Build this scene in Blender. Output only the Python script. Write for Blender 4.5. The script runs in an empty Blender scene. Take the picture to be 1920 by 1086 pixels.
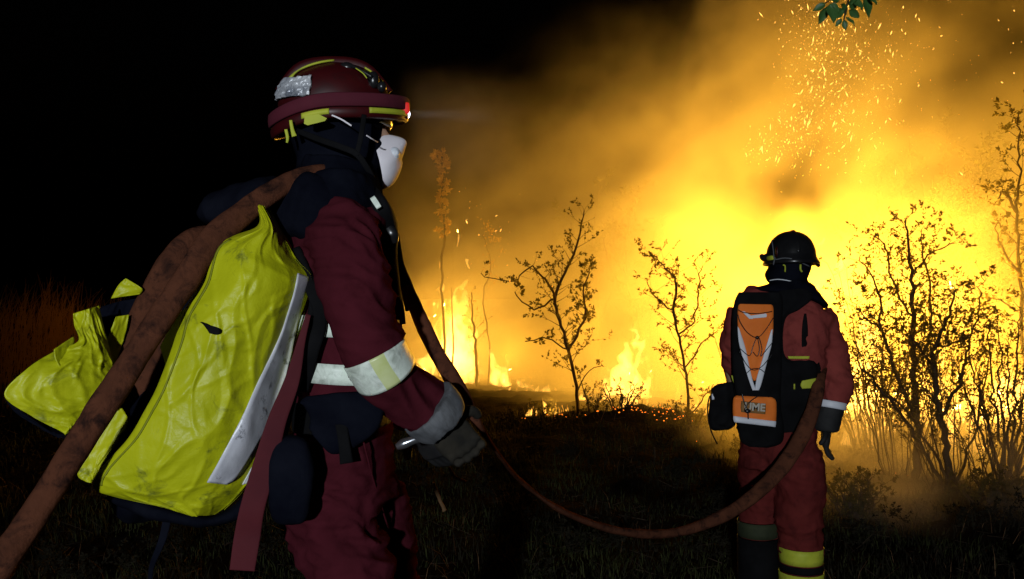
import bpy, bmesh, math, random
import numpy as np
from mathutils import Vector, Matrix, noise
random.seed(7); np.random.seed(7)
S = bpy.context.scene
COL = S.collection
R = math.radians
# ---------------------------------------------------------------- camera
HC, F, HOR = 1.45, 1600.0, 600.0          # camera height, focal length in photo px, horizon row
cam = bpy.data.cameras.new('camera'); camo = bpy.data.objects.new('camera', cam); COL.objects.link(camo)
cam.sensor_width = 36; cam.lens = 36*F/1920; cam.shift_y = (HOR-543)/1920
cam.clip_start = 0.05; cam.clip_end = 2000
camo.location = (0, 0, HC); camo.rotation_euler = (R(90), 0, 0)
S.camera = camo
# ---------------------------------------------------------------- night sky
w = bpy.data.worlds.new('World'); S.world = w; w.use_nodes = True
nt = w.node_tree; bg = nt.nodes['Background']
sky = nt.nodes.new('ShaderNodeTexSky'); sky.sky_type = 'NISHITA'; sky.sun_disc = False
sky.sun_elevation = R(-4); sky.sun_rotation = R(180)
nt.links.new(sky.outputs[0], bg.inputs[0]); bg.inputs[1].default_value = 0.012
# ---------------------------------------------------------------- exposure / render
S.view_settings.view_transform = 'Standard'; S.view_settings.look = 'None'
S.view_settings.exposure = 0; S.view_settings.gamma = 1
S.render.engine = 'CYCLES'
cy = S.cycles
cy.use_denoising = True
try: cy.denoiser = 'OPENIMAGEDENOISE'
except Exception: pass
cy.max_bounces = 6; cy.diffuse_bounces = 2; cy.glossy_bounces = 2; cy.volume_bounces = 2
cy.transparent_max_bounces = 16; cy.transmission_bounces = 3
cy.volume_step_rate = 3.0; cy.volume_preview_step_rate = 3.0; cy.volume_max_steps = 96
cy.sample_clamp_indirect = 4.0; cy.sample_clamp_direct = 0
cy.use_adaptive_sampling = False
# ---------------------------------------------------------------- helpers
def P(px, py, Y):                          # a point at forward distance Y seen at photo pixel (px, py)
    return Vector(((px-960)/F*Y, Y, HC+(HOR-py)/F*Y))
def lamp(name, kind, loc, power, color, size=.3, **k):
    l = bpy.data.lights.new(name, kind); o = bpy.data.objects.new(name, l); COL.objects.link(o)
    l.energy = power; l.color = color; o.location = loc
    if kind in ('POINT', 'SPOT'): l.shadow_soft_size = size
    for a, b in k.items(): setattr(l, a, b)
    return o
def aim(o, target):
    o.rotation_euler = (Vector(target)-o.location).to_track_quat('-Z', 'Y').to_euler()
FIRE = (1.0, 0.465, 0.035)
# firelight: lamps in the fires, with some added higher up to brighten the smoke
for (px, py, Y, pw, sz) in [(1560,540,13.5,1100,.7),(1720,600,12.8,900,.7),(1430,560,14.5,900,.7),(1880,600,12.0,700,.6),(1270,600,15.5,230,.7),(1110,620,17.0,170,.6),
                            (1480,420,14.5,750,.8),(1300,440,15.5,380,.8),(1760,400,14.0,480,.8),(848,600,21.0,680,.5),(955,655,20.0,150,.4),(1030,765,13.2,40,.12),(1245,810,11.0,8,.08)]:
    lamp('fire_light', 'POINT', P(px, py, Y), pw, FIRE, sz)
# white work light of the crew, behind the photographer
o = lamp('work_light', 'SPOT', (-0.9, -5.0, 1.95), 1180, (.86,.93,1.0), .10, spot_size=R(46), spot_blend=.5)
aim(o, (0.0, 3.0, 1.75))
# ---------------------------------------------------------------- materials
M = {}
def nm(name):
    m = bpy.data.materials.new(name); m.use_nodes = True; M[name] = m
    t = m.node_tree; return m, t, t.nodes['Principled BSDF']
def N(t, typ, **k):
    n = t.nodes.new(typ)
    for a, b in k.items():
        if a.startswith('i_'):
            n.inputs[a[2:].replace('_', ' ')].default_value = b
        else: setattr(n, a, b)
    return n
def ramp(t, fac, stops):
    n = t.nodes.new('ShaderNodeValToRGB'); e = n.color_ramp.elements
    while len(e) < len(stops): e.new(0.5)
    for i, (p, c) in enumerate(stops):
        e[i].position = p; e[i].color = (*c, 1)
    t.links.new(fac, n.inputs[0]); return n
def surf(name, c1, c2, rough=.6, scale=12, bump=.3, bdist=.004, bscale=60, spec=.4, metal=0, detail=6, stain=None, weave=0, sstain=7):
    m, t, b = nm(name); L = t.links
    tc = N(t, 'ShaderNodeTexCoord')
    n = N(t, 'ShaderNodeTexNoise', i_Scale=scale, i_Detail=detail, i_Roughness=.6); L.new(tc.outputs['Object'], n.inputs['Vector'])
    r = ramp(t, n.outputs[0], [(.3, c1), (.7, c2)]); out = r.outputs[0]
    if stain:
        n2 = N(t, 'ShaderNodeTexNoise', i_Scale=sstain, i_Detail=8, i_Roughness=.7, i_Distortion=.6); L.new(tc.outputs['Object'], n2.inputs['Vector'])
        r2 = ramp(t, n2.outputs[0], [(stain[1], (0,0,0)), (stain[2], (1,1,1))])
        mx = N(t, 'ShaderNodeMixRGB'); L.new(r2.outputs[0], mx.inputs[0]); L.new(out, mx.inputs[1]); mx.inputs[2].default_value = (*stain[0], 1); out = mx.outputs[0]
    L.new(out, b.inputs['Base Color'])
    b.inputs['Roughness'].default_value = rough; b.inputs['Metallic'].default_value = metal
    b.inputs['Specular IOR Level'].default_value = spec
    if bump:
        n3 = N(t, 'ShaderNodeTexNoise', i_Scale=bscale, i_Detail=5, i_Roughness=.6); L.new(tc.outputs['Object'], n3.inputs['Vector'])
        h = n3.outputs[0]
        if weave:
            wv = N(t, 'ShaderNodeTexWave', i_Scale=weave, i_Distortion=1.0); L.new(tc.outputs['Object'], wv.inputs['Vector'])
            ma = N(t, 'ShaderNodeMath', operation='ADD'); L.new(h, ma.inputs[0]); L.new(wv.outputs[1], ma.inputs[1]); h = ma.outputs[0]
        bp = N(t, 'ShaderNodeBump', i_Strength=bump, i_Distance=bdist); L.new(h, bp.inputs['Height']); L.new(bp.outputs[0], b.inputs['Normal'])
    return m
def emis(name, col, strength):
    m, t, b = nm(name)
    b.inputs['Base Color'].default_value = (.02,.01,.005,1); b.inputs['Emission Color'].default_value = (*col, 1); b.inputs['Emission Strength'].default_value = strength
    m.cycles.emission_sampling = 'NONE'
    return m
def flame_mat(name, col, strength):
    m = bpy.data.materials.new(name); m.use_nodes = True; M[name] = m; t = m.node_tree; t.nodes.clear()
    o = N(t, 'ShaderNodeOutputMaterial'); e = N(t, 'ShaderNodeEmission'); e.inputs[0].default_value = (*col, 1); e.inputs[1].default_value = strength
    t.links.new(e.outputs[0], o.inputs['Volume']); m.cycles.emission_sampling = 'NONE'
    return m
def smoke_mat(name, dens, col, g=.25):
    m = bpy.data.materials.new(name); m.use_nodes = True; M[name] = m; t = m.node_tree; t.nodes.clear()
    o = N(t, 'ShaderNodeOutputMaterial'); v = N(t, 'ShaderNodeVolumePrincipled')
    v.inputs['Color'].default_value = (*col, 1); v.inputs['Density'].default_value = dens; v.inputs['Anisotropy'].default_value = g
    t.links.new(v.outputs[0], o.inputs['Volume']); return m
flame_mat('flame', (1.0, .46, .07), 7.0)
flame_mat('flame_hot', (1.0, .48, .08), 16.0)
flame_mat('flame_small', (1.0, .46, .07), 60.0)
flame_mat('flame_low', (1.0, .34, .04), 60.0)
emis('spark', (1.0, .50, .10), 3.5)
emis('ember', (1.0, .22, .02), 2.2)
smoke_mat('smoke', 1.0, (.82,.78,.72), .3)
surf('soil', (.006,.005,.004), (.016,.012,.009), 1, 3, .8, .03, 18, 0)
surf('char', (.010,.0095,.006), (.030,.026,.017), 1, 20, .6, .01, 50, 0)
surf('grass_green', (.024,.030,.011), (.055,.058,.022), 1, 9, 0, spec=0)
surf('grass_dry', (.13,.07,.035), (.24,.14,.07), 1, 6, 0, spec=0)
surf('bark', (.03,.022,.015), (.07,.05,.035), 1, 30, .6, .004, 80, 0)
surf('leaf', (.03,.04,.012), (.07,.075,.025), 1, 5, 0, spec=.05)
t = M['leaf'].node_tree; _b = t.nodes['Principled BSDF']; _t = N(t, 'ShaderNodeBsdfTranslucent'); _t.inputs[0].default_value = (.16,.13,.03,1)
_x = N(t, 'ShaderNodeMixShader'); _x.inputs[0].default_value = .4; t.links.new(_b.outputs[0], _x.inputs[1]); t.links.new(_t.outputs[0], _x.inputs[2]); t.links.new(_x.outputs[0], t.nodes['Material Output'].inputs[0])
surf('leaf_green', (.03,.09,.02), (.06,.14,.035), .45, 25, .2, .002, 60)
surf('straw', (.50,.34,.16), (.68,.48,.24), 1, 6, 0, spec=0)
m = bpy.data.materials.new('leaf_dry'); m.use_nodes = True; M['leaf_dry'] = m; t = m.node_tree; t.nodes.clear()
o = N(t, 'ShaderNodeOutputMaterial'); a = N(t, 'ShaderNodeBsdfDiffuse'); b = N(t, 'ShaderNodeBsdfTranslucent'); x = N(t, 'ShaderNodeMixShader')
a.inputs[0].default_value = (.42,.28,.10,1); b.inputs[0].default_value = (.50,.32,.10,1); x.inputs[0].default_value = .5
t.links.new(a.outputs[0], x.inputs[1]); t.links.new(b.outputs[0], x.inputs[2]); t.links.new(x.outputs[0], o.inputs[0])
# ---------------------------------------------------------------- object bookkeeping
def tag(o, label=None, cat=None, group=None, kind=None):
    if label: o['label'] = label
    if cat: o['category'] = cat
    if group: o['group'] = group
    if kind: o['kind'] = kind
    return o
def empty(name, loc=(0,0,0)):
    o = bpy.data.objects.new(name, None); COL.objects.link(o); o.location = loc; o.empty_display_size = .2
    return o
def link(name, me, mat=None, parent=None, smooth=True):
    o = bpy.data.objects.new(name, me); COL.objects.link(o)
    if mat is not None:
        for m in (mat if isinstance(mat, (list, tuple)) else [mat]): me.materials.append(M[m] if isinstance(m, str) else m)
    if parent is not None:
        o.parent = parent; o.matrix_parent_inverse = Matrix.Translation(-parent.location)
    if smooth and me.polygons: me.shade_smooth()
    return o
def mesh(name, verts, faces):
    me = bpy.data.meshes.new(name); me.from_pydata([tuple(v) for v in verts], [], faces); me.update(); return me
def fbm(p, s, oc=4): return noise.fractal(Vector(p)*s, .9, 2.1, oc)
# ---------------------------------------------------------------- terrain
def gz(x, y):
    p = Vector((x, y, 0))
    z = noise.noise(p*.35)*.10 + noise.noise(p*1.3+Vector((5,3,0)))*.07 + max(0, noise.noise(p*3.1))*.10 + noise.noise(p*7.1)*.03
    z += .13*math.exp(-((x+.45)**2+(y-2.1)**2)/.8)                    # small rise under the near man
    z += .26*math.exp(-(((x-1.75)/.9)**2+((y-11.6)/.7)**2))           # charred hump
    z += 1.35*math.exp(-(((x+7.4)/2.6)**2+((y-12.8)/2.2)**2))            # bank with tall grass
    r = math.hypot(x, y)
    if r > 30: z += (r-30)*.03
    k = math.exp(-((x-1.25)**2+(y-4.0)**2)/.6); z *= (1-k)
    return z
def build_ground():
    xs = np.concatenate([-np.geomspace(200, 12, 14), np.linspace(-11, 13, 200), np.geomspace(14, 200, 14)])
    ys = np.concatenate([[-200,-100,-50,-25,-12,-6,-3], np.linspace(-1, 27, 230), np.geomspace(29, 400, 18)])
    V = [(x, y, gz(x, y)) for y in ys for x in xs]; nx = len(xs)
    Fc = [(j*nx+i, j*nx+i+1, (j+1)*nx+i+1, (j+1)*nx+i) for j in range(len(ys)-1) for i in range(nx-1)]
    o = link('ground', mesh('ground', V, Fc), 'soil'); tag(o, kind='structure')
build_ground()
# ---------------------------------------------------------------- flames
def lathe_tongue(bm, base, h, r, lean, seed, nseg=12, nr=9):
    rings = []
    for i in range(nseg+1):
        t = i/nseg
        prof = (math.sin(math.pi*min(1, (t*.85+.12)))**.8)*(1-t)**.55 + .02
        wob = Vector((noise.noise(Vector((seed*3.1, t*2.2, 0))), noise.noise(Vector((seed*7.7, t*2.2, 4))), 0))*h*.28*t
        c = Vector(base)+Vector((lean[0]*t*t, lean[1]*t*t, h*t))+wob
        ring = []
        for k in range(nr):
            a = 2*math.pi*k/nr
            rr = r*prof*(1+.45*noise.noise(Vector((math.cos(a)*1.3+seed, math.sin(a)*1.3, t*3.5))))
            ring.append(bm.verts.new(c+Vector((math.cos(a)*rr, math.sin(a)*rr*.8, 0))))
        rings.append(ring)
    for a, b in zip(rings, rings[1:]):
        for k in range(nr): bm.faces.new((a[k], a[(k+1)%nr], b[(k+1)%nr], b[k]))
    bm.faces.new(rings[0][::-1]); bm.faces.new(rings[-1])
def remesh(bm_or_me, voxel, smooth=0, adapt=0):
    me = bm_or_me
    if isinstance(me, bmesh.types.BMesh):
        m2 = bpy.data.meshes.new('tmp'); me.to_mesh(m2); me.free(); me = m2
    o = bpy.data.objects.new('tmp', me); COL.objects.link(o)
    md = o.modifiers.new('r', 'REMESH'); md.mode = 'VOXEL'; md.voxel_size = voxel; md.adaptivity = adapt
    if smooth:
        s = o.modifiers.new('s', 'SMOOTH'); s.factor = .5; s.iterations = smooth
    dg = bpy.context.evaluated_depsgraph_get(); dg.update()
    out = bpy.data.meshes.new_from_object(o.evaluated_get(dg))
    bpy.data.objects.remove(o); return out
def fire(label, cx, cy_, w_, d_, hmin, hmax, n, mat, voxel, lean=(.25, 0), seed=0, prof=None):
    rnd = random.Random(seed); bm = bmesh.new()
    for i in range(n):
        u, v = rnd.uniform(-1, 1), rnd.uniform(-1, 1)
        x, y = cx+u*w_/2, cy_+v*d_/2
        k = prof(u) if prof else (1-.6*abs(u)**1.5)*(.45+.55*rnd.random())
        h = rnd.uniform(hmin, hmax)*k
        r = max(h*rnd.uniform(.07, .14), voxel*1.15)
        lathe_tongue(bm, (x, y, gz(x, y)-.04), h, r, (h*lean[0]*rnd.uniform(.3,1.3), h*lean[1]), rnd.uniform(0, 99))
        for q in range(rnd.randint(1, 3)):                                  # torn-off scraps above the tongue
            hh = h*rnd.uniform(.08, .25)
            lathe_tongue(bm, (x+rnd.uniform(-.3,.5)*h*.5, y, gz(x, y)+h*rnd.uniform(.7, 1.35)), hh, max(hh*.22, voxel), (hh*.3, 0), rnd.uniform(0, 99), 6, 6)
    me = remesh(bm, voxel, 1)
    for v in me.vertices: v.co += noise.noise_vector(v.co*(3.4/hmax**.5))*min(.16, hmax*.09)+noise.noise_vector(v.co*(9/hmax**.5))*min(.07, hmax*.04)
    o = empty('ground_fire', (cx, cy_, gz(cx, cy_))); tag(o, label, 'fire', 'fires burning along the hillside')
    # every tongue that burns apart from the rest is a part of its own
    nv = len(me.vertices); par = list(range(nv))
    def find(a):
        while par[a] != a: par[a] = par[par[a]]; a = par[a]
        return a
    for e in me.edges:
        a, b = find(e.vertices[0]), find(e.vertices[1])
        if a != b: par[a] = b
    isl = {}
    for f_ in me.polygons: isl.setdefault(find(f_.vertices[0]), []).append(tuple(f_.vertices))
    for fs in sorted(isl.values(), key=len, reverse=True):
        if len(fs) < 12: continue
        ids = {}; V = []
        for f_ in fs:
            for i in f_:
                if i not in ids: ids[i] = len(V); V.append(me.vertices[i].co.copy())
        link('flame', mesh('flame', V, [tuple(ids[i] for i in f_) for f_ in fs]), mat, o)
    return o
def gx(px, Y): return (px-960)/F*Y
fire('tall fire at the far left beside the hose, burning white', gx(838,21.5), 21.5, 2.0, .9, 1.1, 3.0, 46, 'flame_hot', .05, (.12,0), 1, lambda u: max(.12, 1-1.15*abs(u-.05)))
fire('long low fire at the foot of the thin sapling left of the clearing', gx(890,19.6), 19.6, 1.5, .4, .25, .7, 34, 'flame_hot', .05, (.3,0), 2)
fire('triangular fire right of the tall far left one', gx(966,18.8), 18.8, 1.0, .4, .4, 1.1, 26, 'flame_hot', .04, (-.1,0), 3, lambda u: max(.2, .6-.7*u))
fire('small bright fire on bare ground left of the middle sapling trunk', gx(1028,13.2), 13.2, .7, .3, .18, .52, 26, 'flame_small', .016, (.1,0), 4)
fire('fire flickering in brush between the two saplings', gx(1180,15.6), 15.6, .9, .4, .5, 1.5, 26, 'flame_hot', .045, (.05,0), 5)
fire('low fire at ground level near the right sapling', gx(1320,14.5), 14.5, 1.3, .5, .25, .9, 16, 'flame', .045, (.1,0), 6)
fire('thin line of flames creeping over ground left of the right sapling', gx(1250,11.2), 11.2, .55, .12, .04, .10, 18, 'flame_low', .014, (.1,0), 7)
fire('tiny flames at the root of the middle sapling', gx(1100,12.6), 12.6, .5, .1, .04, .12, 12, 'flame_low', .014, (.1,0), 8)
fire('high wall of flames behind the far firefighter', gx(1510,13), 13, 2.6, 1.0, 1.0, 2.9, 50, 'flame_hot', .06, (.1,0), 9)
fire('widest wall of flames behind the big shrub', gx(1730,11.6), 11.6, 2.9, 1.0, .6, 2.0, 60, 'flame_hot', .05, (.1,0), 10)
fire('fire at the right edge behind the many stemmed bush', gx(1895,11.0), 11.0, 1.4, .8, .5, 1.7, 26, 'flame_hot', .05, (.05,0), 11)
fire('low fire seen between the stems of the big shrub', gx(1800,9.4), 9.4, .7, .35, .4, 1.1, 18, 'flame_hot', .028, (.05,0), 12)
fire('small flames between the forked sapling and the right sapling', gx(1120,14.6), 14.6, .7, .3, .25, .6, 18, 'flame_hot', .04, (.1,0), 13)
fire('bright flames hidden partly by the twigs left of the far firefighter', gx(1340,12.2), 12.2, .7, .4, .3, 1.0, 18, 'flame_hot', .035, (.1,0), 14)
fire('bright fire close to the right elbow of the far firefighter', gx(1606,9.9), 9.9, .45, .3, .25, .75, 16, 'flame_hot', .028, (.1,0), 15)
fire('little flames in the grass just below the forked sapling', gx(1060,12.4), 12.4, .35, .1, .05, .14, 10, 'flame_low', .014, (.1,0), 16)
fire('ragged flames in front of the twiggy bush between the saplings', gx(1188,13.0), 13.0, .75, .3, .3, 1.0, 24, 'flame_hot', .032, (.12,0), 17, lambda u: max(.25, 1-abs(u)))
fire('row of low flames on the slope left of the forked sapling', gx(985,16.6), 16.6, 1.3, .3, .15, .55, 28, 'flame_hot', .03, (.15,0), 18)
# ---------------------------------------------------------------- smoke
def smoke_volume(name, lo, hi, res, build, mat, **kw):
    v = bpy.data.volumes.new(name); o = bpy.data.objects.new(name, v); COL.objects.link(o)
    g = bpy.data.node_groups.new(name, 'GeometryNodeTree'); g.interface.new_socket('Geometry', in_out='OUTPUT', socket_type='NodeSocketGeometry')
    L = g.links; out = g.nodes.new('NodeGroupOutput')
    vc = g.nodes.new('GeometryNodeVolumeCube'); vc.inputs['Min'].default_value = lo; vc.inputs['Max'].default_value = hi
    for a, r_ in zip('XYZ', res): vc.inputs['Resolution '+a].default_value = r_
    sm = g.nodes.new('GeometryNodeSetMaterial'); sm.inputs['Material'].default_value = M[mat]
    class E:                                                                # tiny expression builder over math nodes
        def __init__(s, k): s.k = k
        def op(s, o_, b=None, c=None, clamp=False):
            n = g.nodes.new('ShaderNodeMath'); n.operation = o_; n.use_clamp = clamp
            for i, q in enumerate((s, b, c)):
                if q is None: continue
                if isinstance(q, E): L.new(q.k, n.inputs[i])
                else: n.inputs[i].default_value = q
            return E(n.outputs[0])
        def __add__(s, b): return s.op('ADD', b)
        def __sub__(s, b): return s.op('SUBTRACT', b)
        def __mul__(s, b): return s.op('MULTIPLY', b)
        def sat(s): return s.op('ADD', 0.0, clamp=True)
        def max(s, b): return s.op('MAXIMUM', b)
        def pow(s, b): return s.op('POWER', b)
    def step(e, a, b):                                                      # linear 0..1 from a to b
        return ((e-a)*(1.0/(b-a))).sat()
    pos = g.nodes.new('GeometryNodeInputPosition'); sx = g.nodes.new('ShaderNodeSeparateXYZ'); L.new(pos.outputs[0], sx.inputs[0])
    X, Y, Z = (E(sx.outputs[i]) for i in range(3))
    def streak(scale, detail=5, rough=.6, dist=1.0, off=0.0):                   # noise drawn out up and to the right, as the smoke drifts
        cb = g.nodes.new('ShaderNodeCombineXYZ'); L.new(((X+Z*.6)*.5+off).k, cb.inputs[0]); L.new(Y.k, cb.inputs[1]); L.new(((Z-X*.6)*1.15).k, cb.inputs[2])
        n = g.nodes.new('ShaderNodeTexNoise'); n.inputs['Scale'].default_value = scale; n.inputs['Detail'].default_value = detail; n.inputs['Roughness'].default_value = rough; n.inputs['Distortion'].default_value = dist
        L.new(cb.outputs[0], n.inputs['Vector']); return E(n.outputs[0])
    step.streak = streak
    def nz(scale, off=(0,0,0), sc=(1,1,1), detail=4, rough=.55, dist=0.0):
        mp = g.nodes.new('ShaderNodeVectorMath'); mp.operation = 'MULTIPLY_ADD'; mp.inputs[2].default_value = off; mp.inputs[1].default_value = sc
        L.new(pos.outputs[0], mp.inputs[0]); n = g.nodes.new('ShaderNodeTexNoise')
        n.inputs['Scale'].default_value = scale; n.inputs['Detail'].default_value = detail; n.inputs['Roughness'].default_value = rough; n.inputs['Distortion'].default_value = dist
        L.new(mp.outputs[0], n.inputs['Vector']); return E(n.outputs[0])
    d = build(X, Y, Z, nz, step)
    L.new(d.k, vc.inputs['Density']); L.new(vc.outputs[0], sm.inputs[0]); L.new(sm.outputs[0], out.inputs[0])
    md = o.modifiers.new('smoke', 'NODES'); md.node_group = g
    tag(o, kind='stuff', **kw); return o
def main_smoke(X, Y, Z, nz, step):
    big = nz(.26, (3.1,0,1.7), (1,1,1.15), 6, .58, 1.0)
    fine = nz(.85, (0,7,0), (1,1,.8), 5, .62, 1.4)
    s = big*.32 + fine*.26 + step.streak(.62)*.42
    Ys = Y + (X-3.2).op('MINIMUM', 0.0)*.9                                   # the fire front recedes to the left
    mask = step(X + (big-.5)*7.0 + (fine-.5)*1.5 + (Z-3.0)*(-.12) + (Y-16)*.08, -3.0, -1.9)
    top = Z - ((X-3.3).max(0.0))*5.0 + (big-.5)*8.0 + (fine-.5)*3.0
    mtop = step(top, 6.6, 5.5)
    near = step(Ys + (big-.5)*5.0, 11.0, 12.6)
    farm = step(Ys, 19.5, 18.0)
    thin = (step(Z, 2.0, 9.0)*(-.62)) + 1.0
    body = (s-.425).max(0.0)*7.2*mask*mtop*near*farm*thin*.24
    # smoke hugging the ground along the burning edge
    edge = ((X*(-1.0)+2.2).max(0.0))*3.6 + 8.7
    low = step(Z + (fine-.5)*2.2 + (big-.5)*1.5, 1.25, .15)*step(Y - edge + (fine-.5)*2.0, 0.0, 1.6)*farm*step(X, -4.0, -2.5)
    body = body*(step(X, 2.5, -2.0)*step(Z, 1.0, 5.0)*(-.72) + 1.0)
    return body + low*(fine-.34).max(0.0)*1.0
smoke_volume('smoke', (-7, 8, -.3), (17, 26, 12), (190, 140, 96), main_smoke, 'smoke')

def low_smoke(X, Y, Z, nz, step):
    n = nz(1.1, (2,3,5), (1,1,1.6), 4, .6, 1.0); h = step(Z + (n-.5)*.9, .75, .05)
    e = step(X, 2.0, 2.7)*step(X, 6.0, 5.6)*step(Y, 5.6, 6.4)*step(Y, 9.6, 8.6)
    return (n-.40).max(0.0)*4.0*h*e*2.0 + step(Z + (n-.5)*1.5, 2.5, .8)*e*n*.08
smoke_volume('ground_smoke', (1.9, 5.5, -.15), (6.1, 9.7, 2.8), (64, 64, 48), low_smoke, 'smoke')
def lamp_wisp(X, Y, Z, nz, step):
    n = nz(9.0, (1,1,1), (1,1,1), 3, .6, .5)
    return (n-.30).max(0.0)*1.6*step(X, -.27, -.23)*step(X, .05, -.12)*step(Z, 1.78, 1.84)*step(Z, 2.06, 2.0)*step(Y, 1.95, 2.05)*step(Y, 2.4, 2.3)
smoke_volume('smoke_wisp', (-.30, 1.9, 1.75), (.08, 2.45, 2.1), (32, 40, 28), lamp_wisp, 'smoke')
# ---------------------------------------------------------------- modelling kit for figures and gear
def cr(pts, n):                                                             # Catmull-Rom through tuples, n samples
    A = np.array(pts, float); m = len(A)
    if m == 2: return [A[0]*(1-t)+A[1]*t for t in np.linspace(0, 1, n)]
    out = []
    for s in np.linspace(0, m-1-1e-9, n):
        i = int(s); t = s-i
        p0, p1, p2, p3 = A[max(i-1, 0)], A[i], A[i+1], A[min(i+2, m-1)]
        out.append(.5*((2*p1)+(-p0+p2)*t+(2*p0-5*p1+4*p2-p3)*t*t+(-p0+3*p1-3*p2+p3)*t**3))
    return out
def tube(bm, pts, n=24, k=16, sq=2.0, cap=True, world=False, rnd=0, view=None):
    """pts = (px, py, Y, width_px, depth_m): a ring swept along a path; width lies across the path as seen from the front, depth along the view"""
    C = cr(pts, n); rings = []; cen = [Vector(c[:3]) if world else P(c[0], c[1], c[2]) for c in C]
    for i, c in enumerate(C):
        t = (cen[min(i+1, n-1)]-cen[max(i-1, 0)]).normalized()
        vd = Vector(view) if view else (cen[i]-Vector((0, 0, HC))).normalized()
        e1 = t.cross(vd)
        e1 = e1.normalized() if e1.length > 1e-4 else Vector((1, 0, 0)); e2 = e1.cross(t).normalized()
        a = (c[3] if world else c[3]*c[2]/F)/2; b = c[4]/2
        s = 1.0
        if rnd:
            q = min(i, n-1-i)/(n-1)/rnd
            s = math.sqrt(max(0, 1-(1-min(1, q))**2))*.97+.03
        ring = []
        for j in range(k):
            an = 2*math.pi*(j+.5)/k; ca, sa = math.cos(an), math.sin(an)
            u = math.copysign(abs(ca)**(2/sq), ca); v = math.copysign(abs(sa)**(2/sq), sa)
            ring.append(bm.verts.new(cen[i]+e1*a*u*s+e2*b*v*s))
        rings.append(ring)
    for r1, r2 in zip(rings, rings[1:]):
        for j in range(k): bm.faces.new((r1[j], r1[(j+1) % k], r2[(j+1) % k], r2[j]))
    if cap: bm.faces.new(rings[0][::-1]); bm.faces.new(rings[-1])
    bmesh.ops.recalc_face_normals(bm, faces=bm.faces)
def ball(bm, c, r, rot=None, seg=20):
    m = Matrix.Translation(c) @ (rot.to_4x4() if rot else Matrix()) @ Matrix.Diagonal((*r, 1))
    bmesh.ops.create_uvsphere(bm, u_segments=seg, v_segments=seg//2+2, radius=1, matrix=m)
def pball(bm, px, py, Y, rx, ry, rd): ball(bm, P(px, py, Y), (rx*Y/F, rd, ry*Y/F))
def box(bm, c, s, rot=None, bev=0):
    m = Matrix.Translation(c) @ (rot.to_4x4() if rot else Matrix()) @ Matrix.Diagonal((*s, 1))
    r = bmesh.ops.create_cube(bm, size=1, matrix=m)
    if bev:
        es = list({e for v in r['verts'] for e in v.link_edges})
        bmesh.ops.bevel(bm, geom=es, offset=bev, segments=2, affect='EDGES', profile=.6)
def pbox(bm, x0, y0, x1, y1, Y, d, bev=.002):
    a, b = P(x0, y1, Y), P(x1, y0, Y); c = (a+b)/2
    box(bm, c, (abs(b.x-a.x), d, abs(b.z-a.z)), bev=bev)
def bmesh_obj(name, bm, mat, parent=None, smooth=True):
    me = bpy.data.meshes.new(name); bm.to_mesh(me); bm.free(); return link(name, me, mat, parent, smooth)
def fold(me, amp, sc=(6, 6, 14), off=0, fine=.35, lim=None):
    """cloth folds: ridged noise pushed along the normals"""
    n = len(me.vertices); nor = [v.normal.copy() for v in me.vertices]
    for i, v in enumerate(me.vertices):
        p = v.co; q = Vector((p.x*sc[0]+off, p.y*sc[1], p.z*sc[2]+p.x*sc[0]*.6))
        q += noise.noise_vector(Vector((p.x*5, p.y*5, p.z*5+off)))*.8
        r = 1-abs(noise.noise(q))*2.2
        r2 = 1-abs(noise.noise(q*2.3+Vector((9, 1, 4))))*2
        v.co = p+nor[i]*amp*(r*.8+r2*fine-.6)
    me.update()
def cloth(name, bm, mat, parent, vox=.007, sm=4, amp=.008, sc=(6, 6, 14), off=0, extra=0, fine=.35):
    me = remesh(bm, vox, sm); me.update()
    if amp: fold(me, amp, sc, off, fine)
    me.materials.clear(); return link(name, me, mat, parent)
def pillow(rows, nu=30, nv=40, depth=None, thick=.01, name='panel', seam=True):
    """rows = (lx, ly, lY, rx, ry, rY): a sheet between two edge curves; depth(u, v) pushes it towards the viewer; closed with a back"""
    Rw = cr(rows, nv); V = []
    for j, r in enumerate(Rw):
        v = j/(nv-1); a = P(r[0], r[1], r[2]); b = P(r[3], r[4], r[5])
        for i in range(nu):
            u = i/(nu-1); p = a*(1-u)+b*u; dd = depth(u, v) if depth else 0
            vd = (p-Vector((0, 0, HC))).normalized(); V.append(p-vd*dd)
    nfront = len(V)
    for p in list(V):
        vd = (p-Vector((0, 0, HC))).normalized(); V.append(p+vd*thick)
    Fc = []
    for j in range(nv-1):
        for i in range(nu-1):
            q = (j*nu+i, j*nu+i+1, (j+1)*nu+i+1, (j+1)*nu+i)
            Fc.append(q[::-1]); Fc.append(tuple(x+nfront for x in q))
    edge = [i for i in range(nu)]+[j*nu+nu-1 for j in range(1, nv)]+[(nv-1)*nu+i for i in range(nu-2, -1, -1)]+[j*nu for j in range(nv-2, 0, -1)]
    for a, b in zip(edge, edge[1:]+edge[:1]): Fc.append((a, b, b+nfront, a+nfront))
    me = mesh(name, V, Fc); bm = bmesh.new(); bm.from_mesh(me); bmesh.ops.remove_doubles(bm, verts=bm.verts, dist=1e-5)
    bmesh.ops.recalc_face_normals(bm, faces=bm.faces); bm.to_mesh(me); bm.free(); return me
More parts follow.
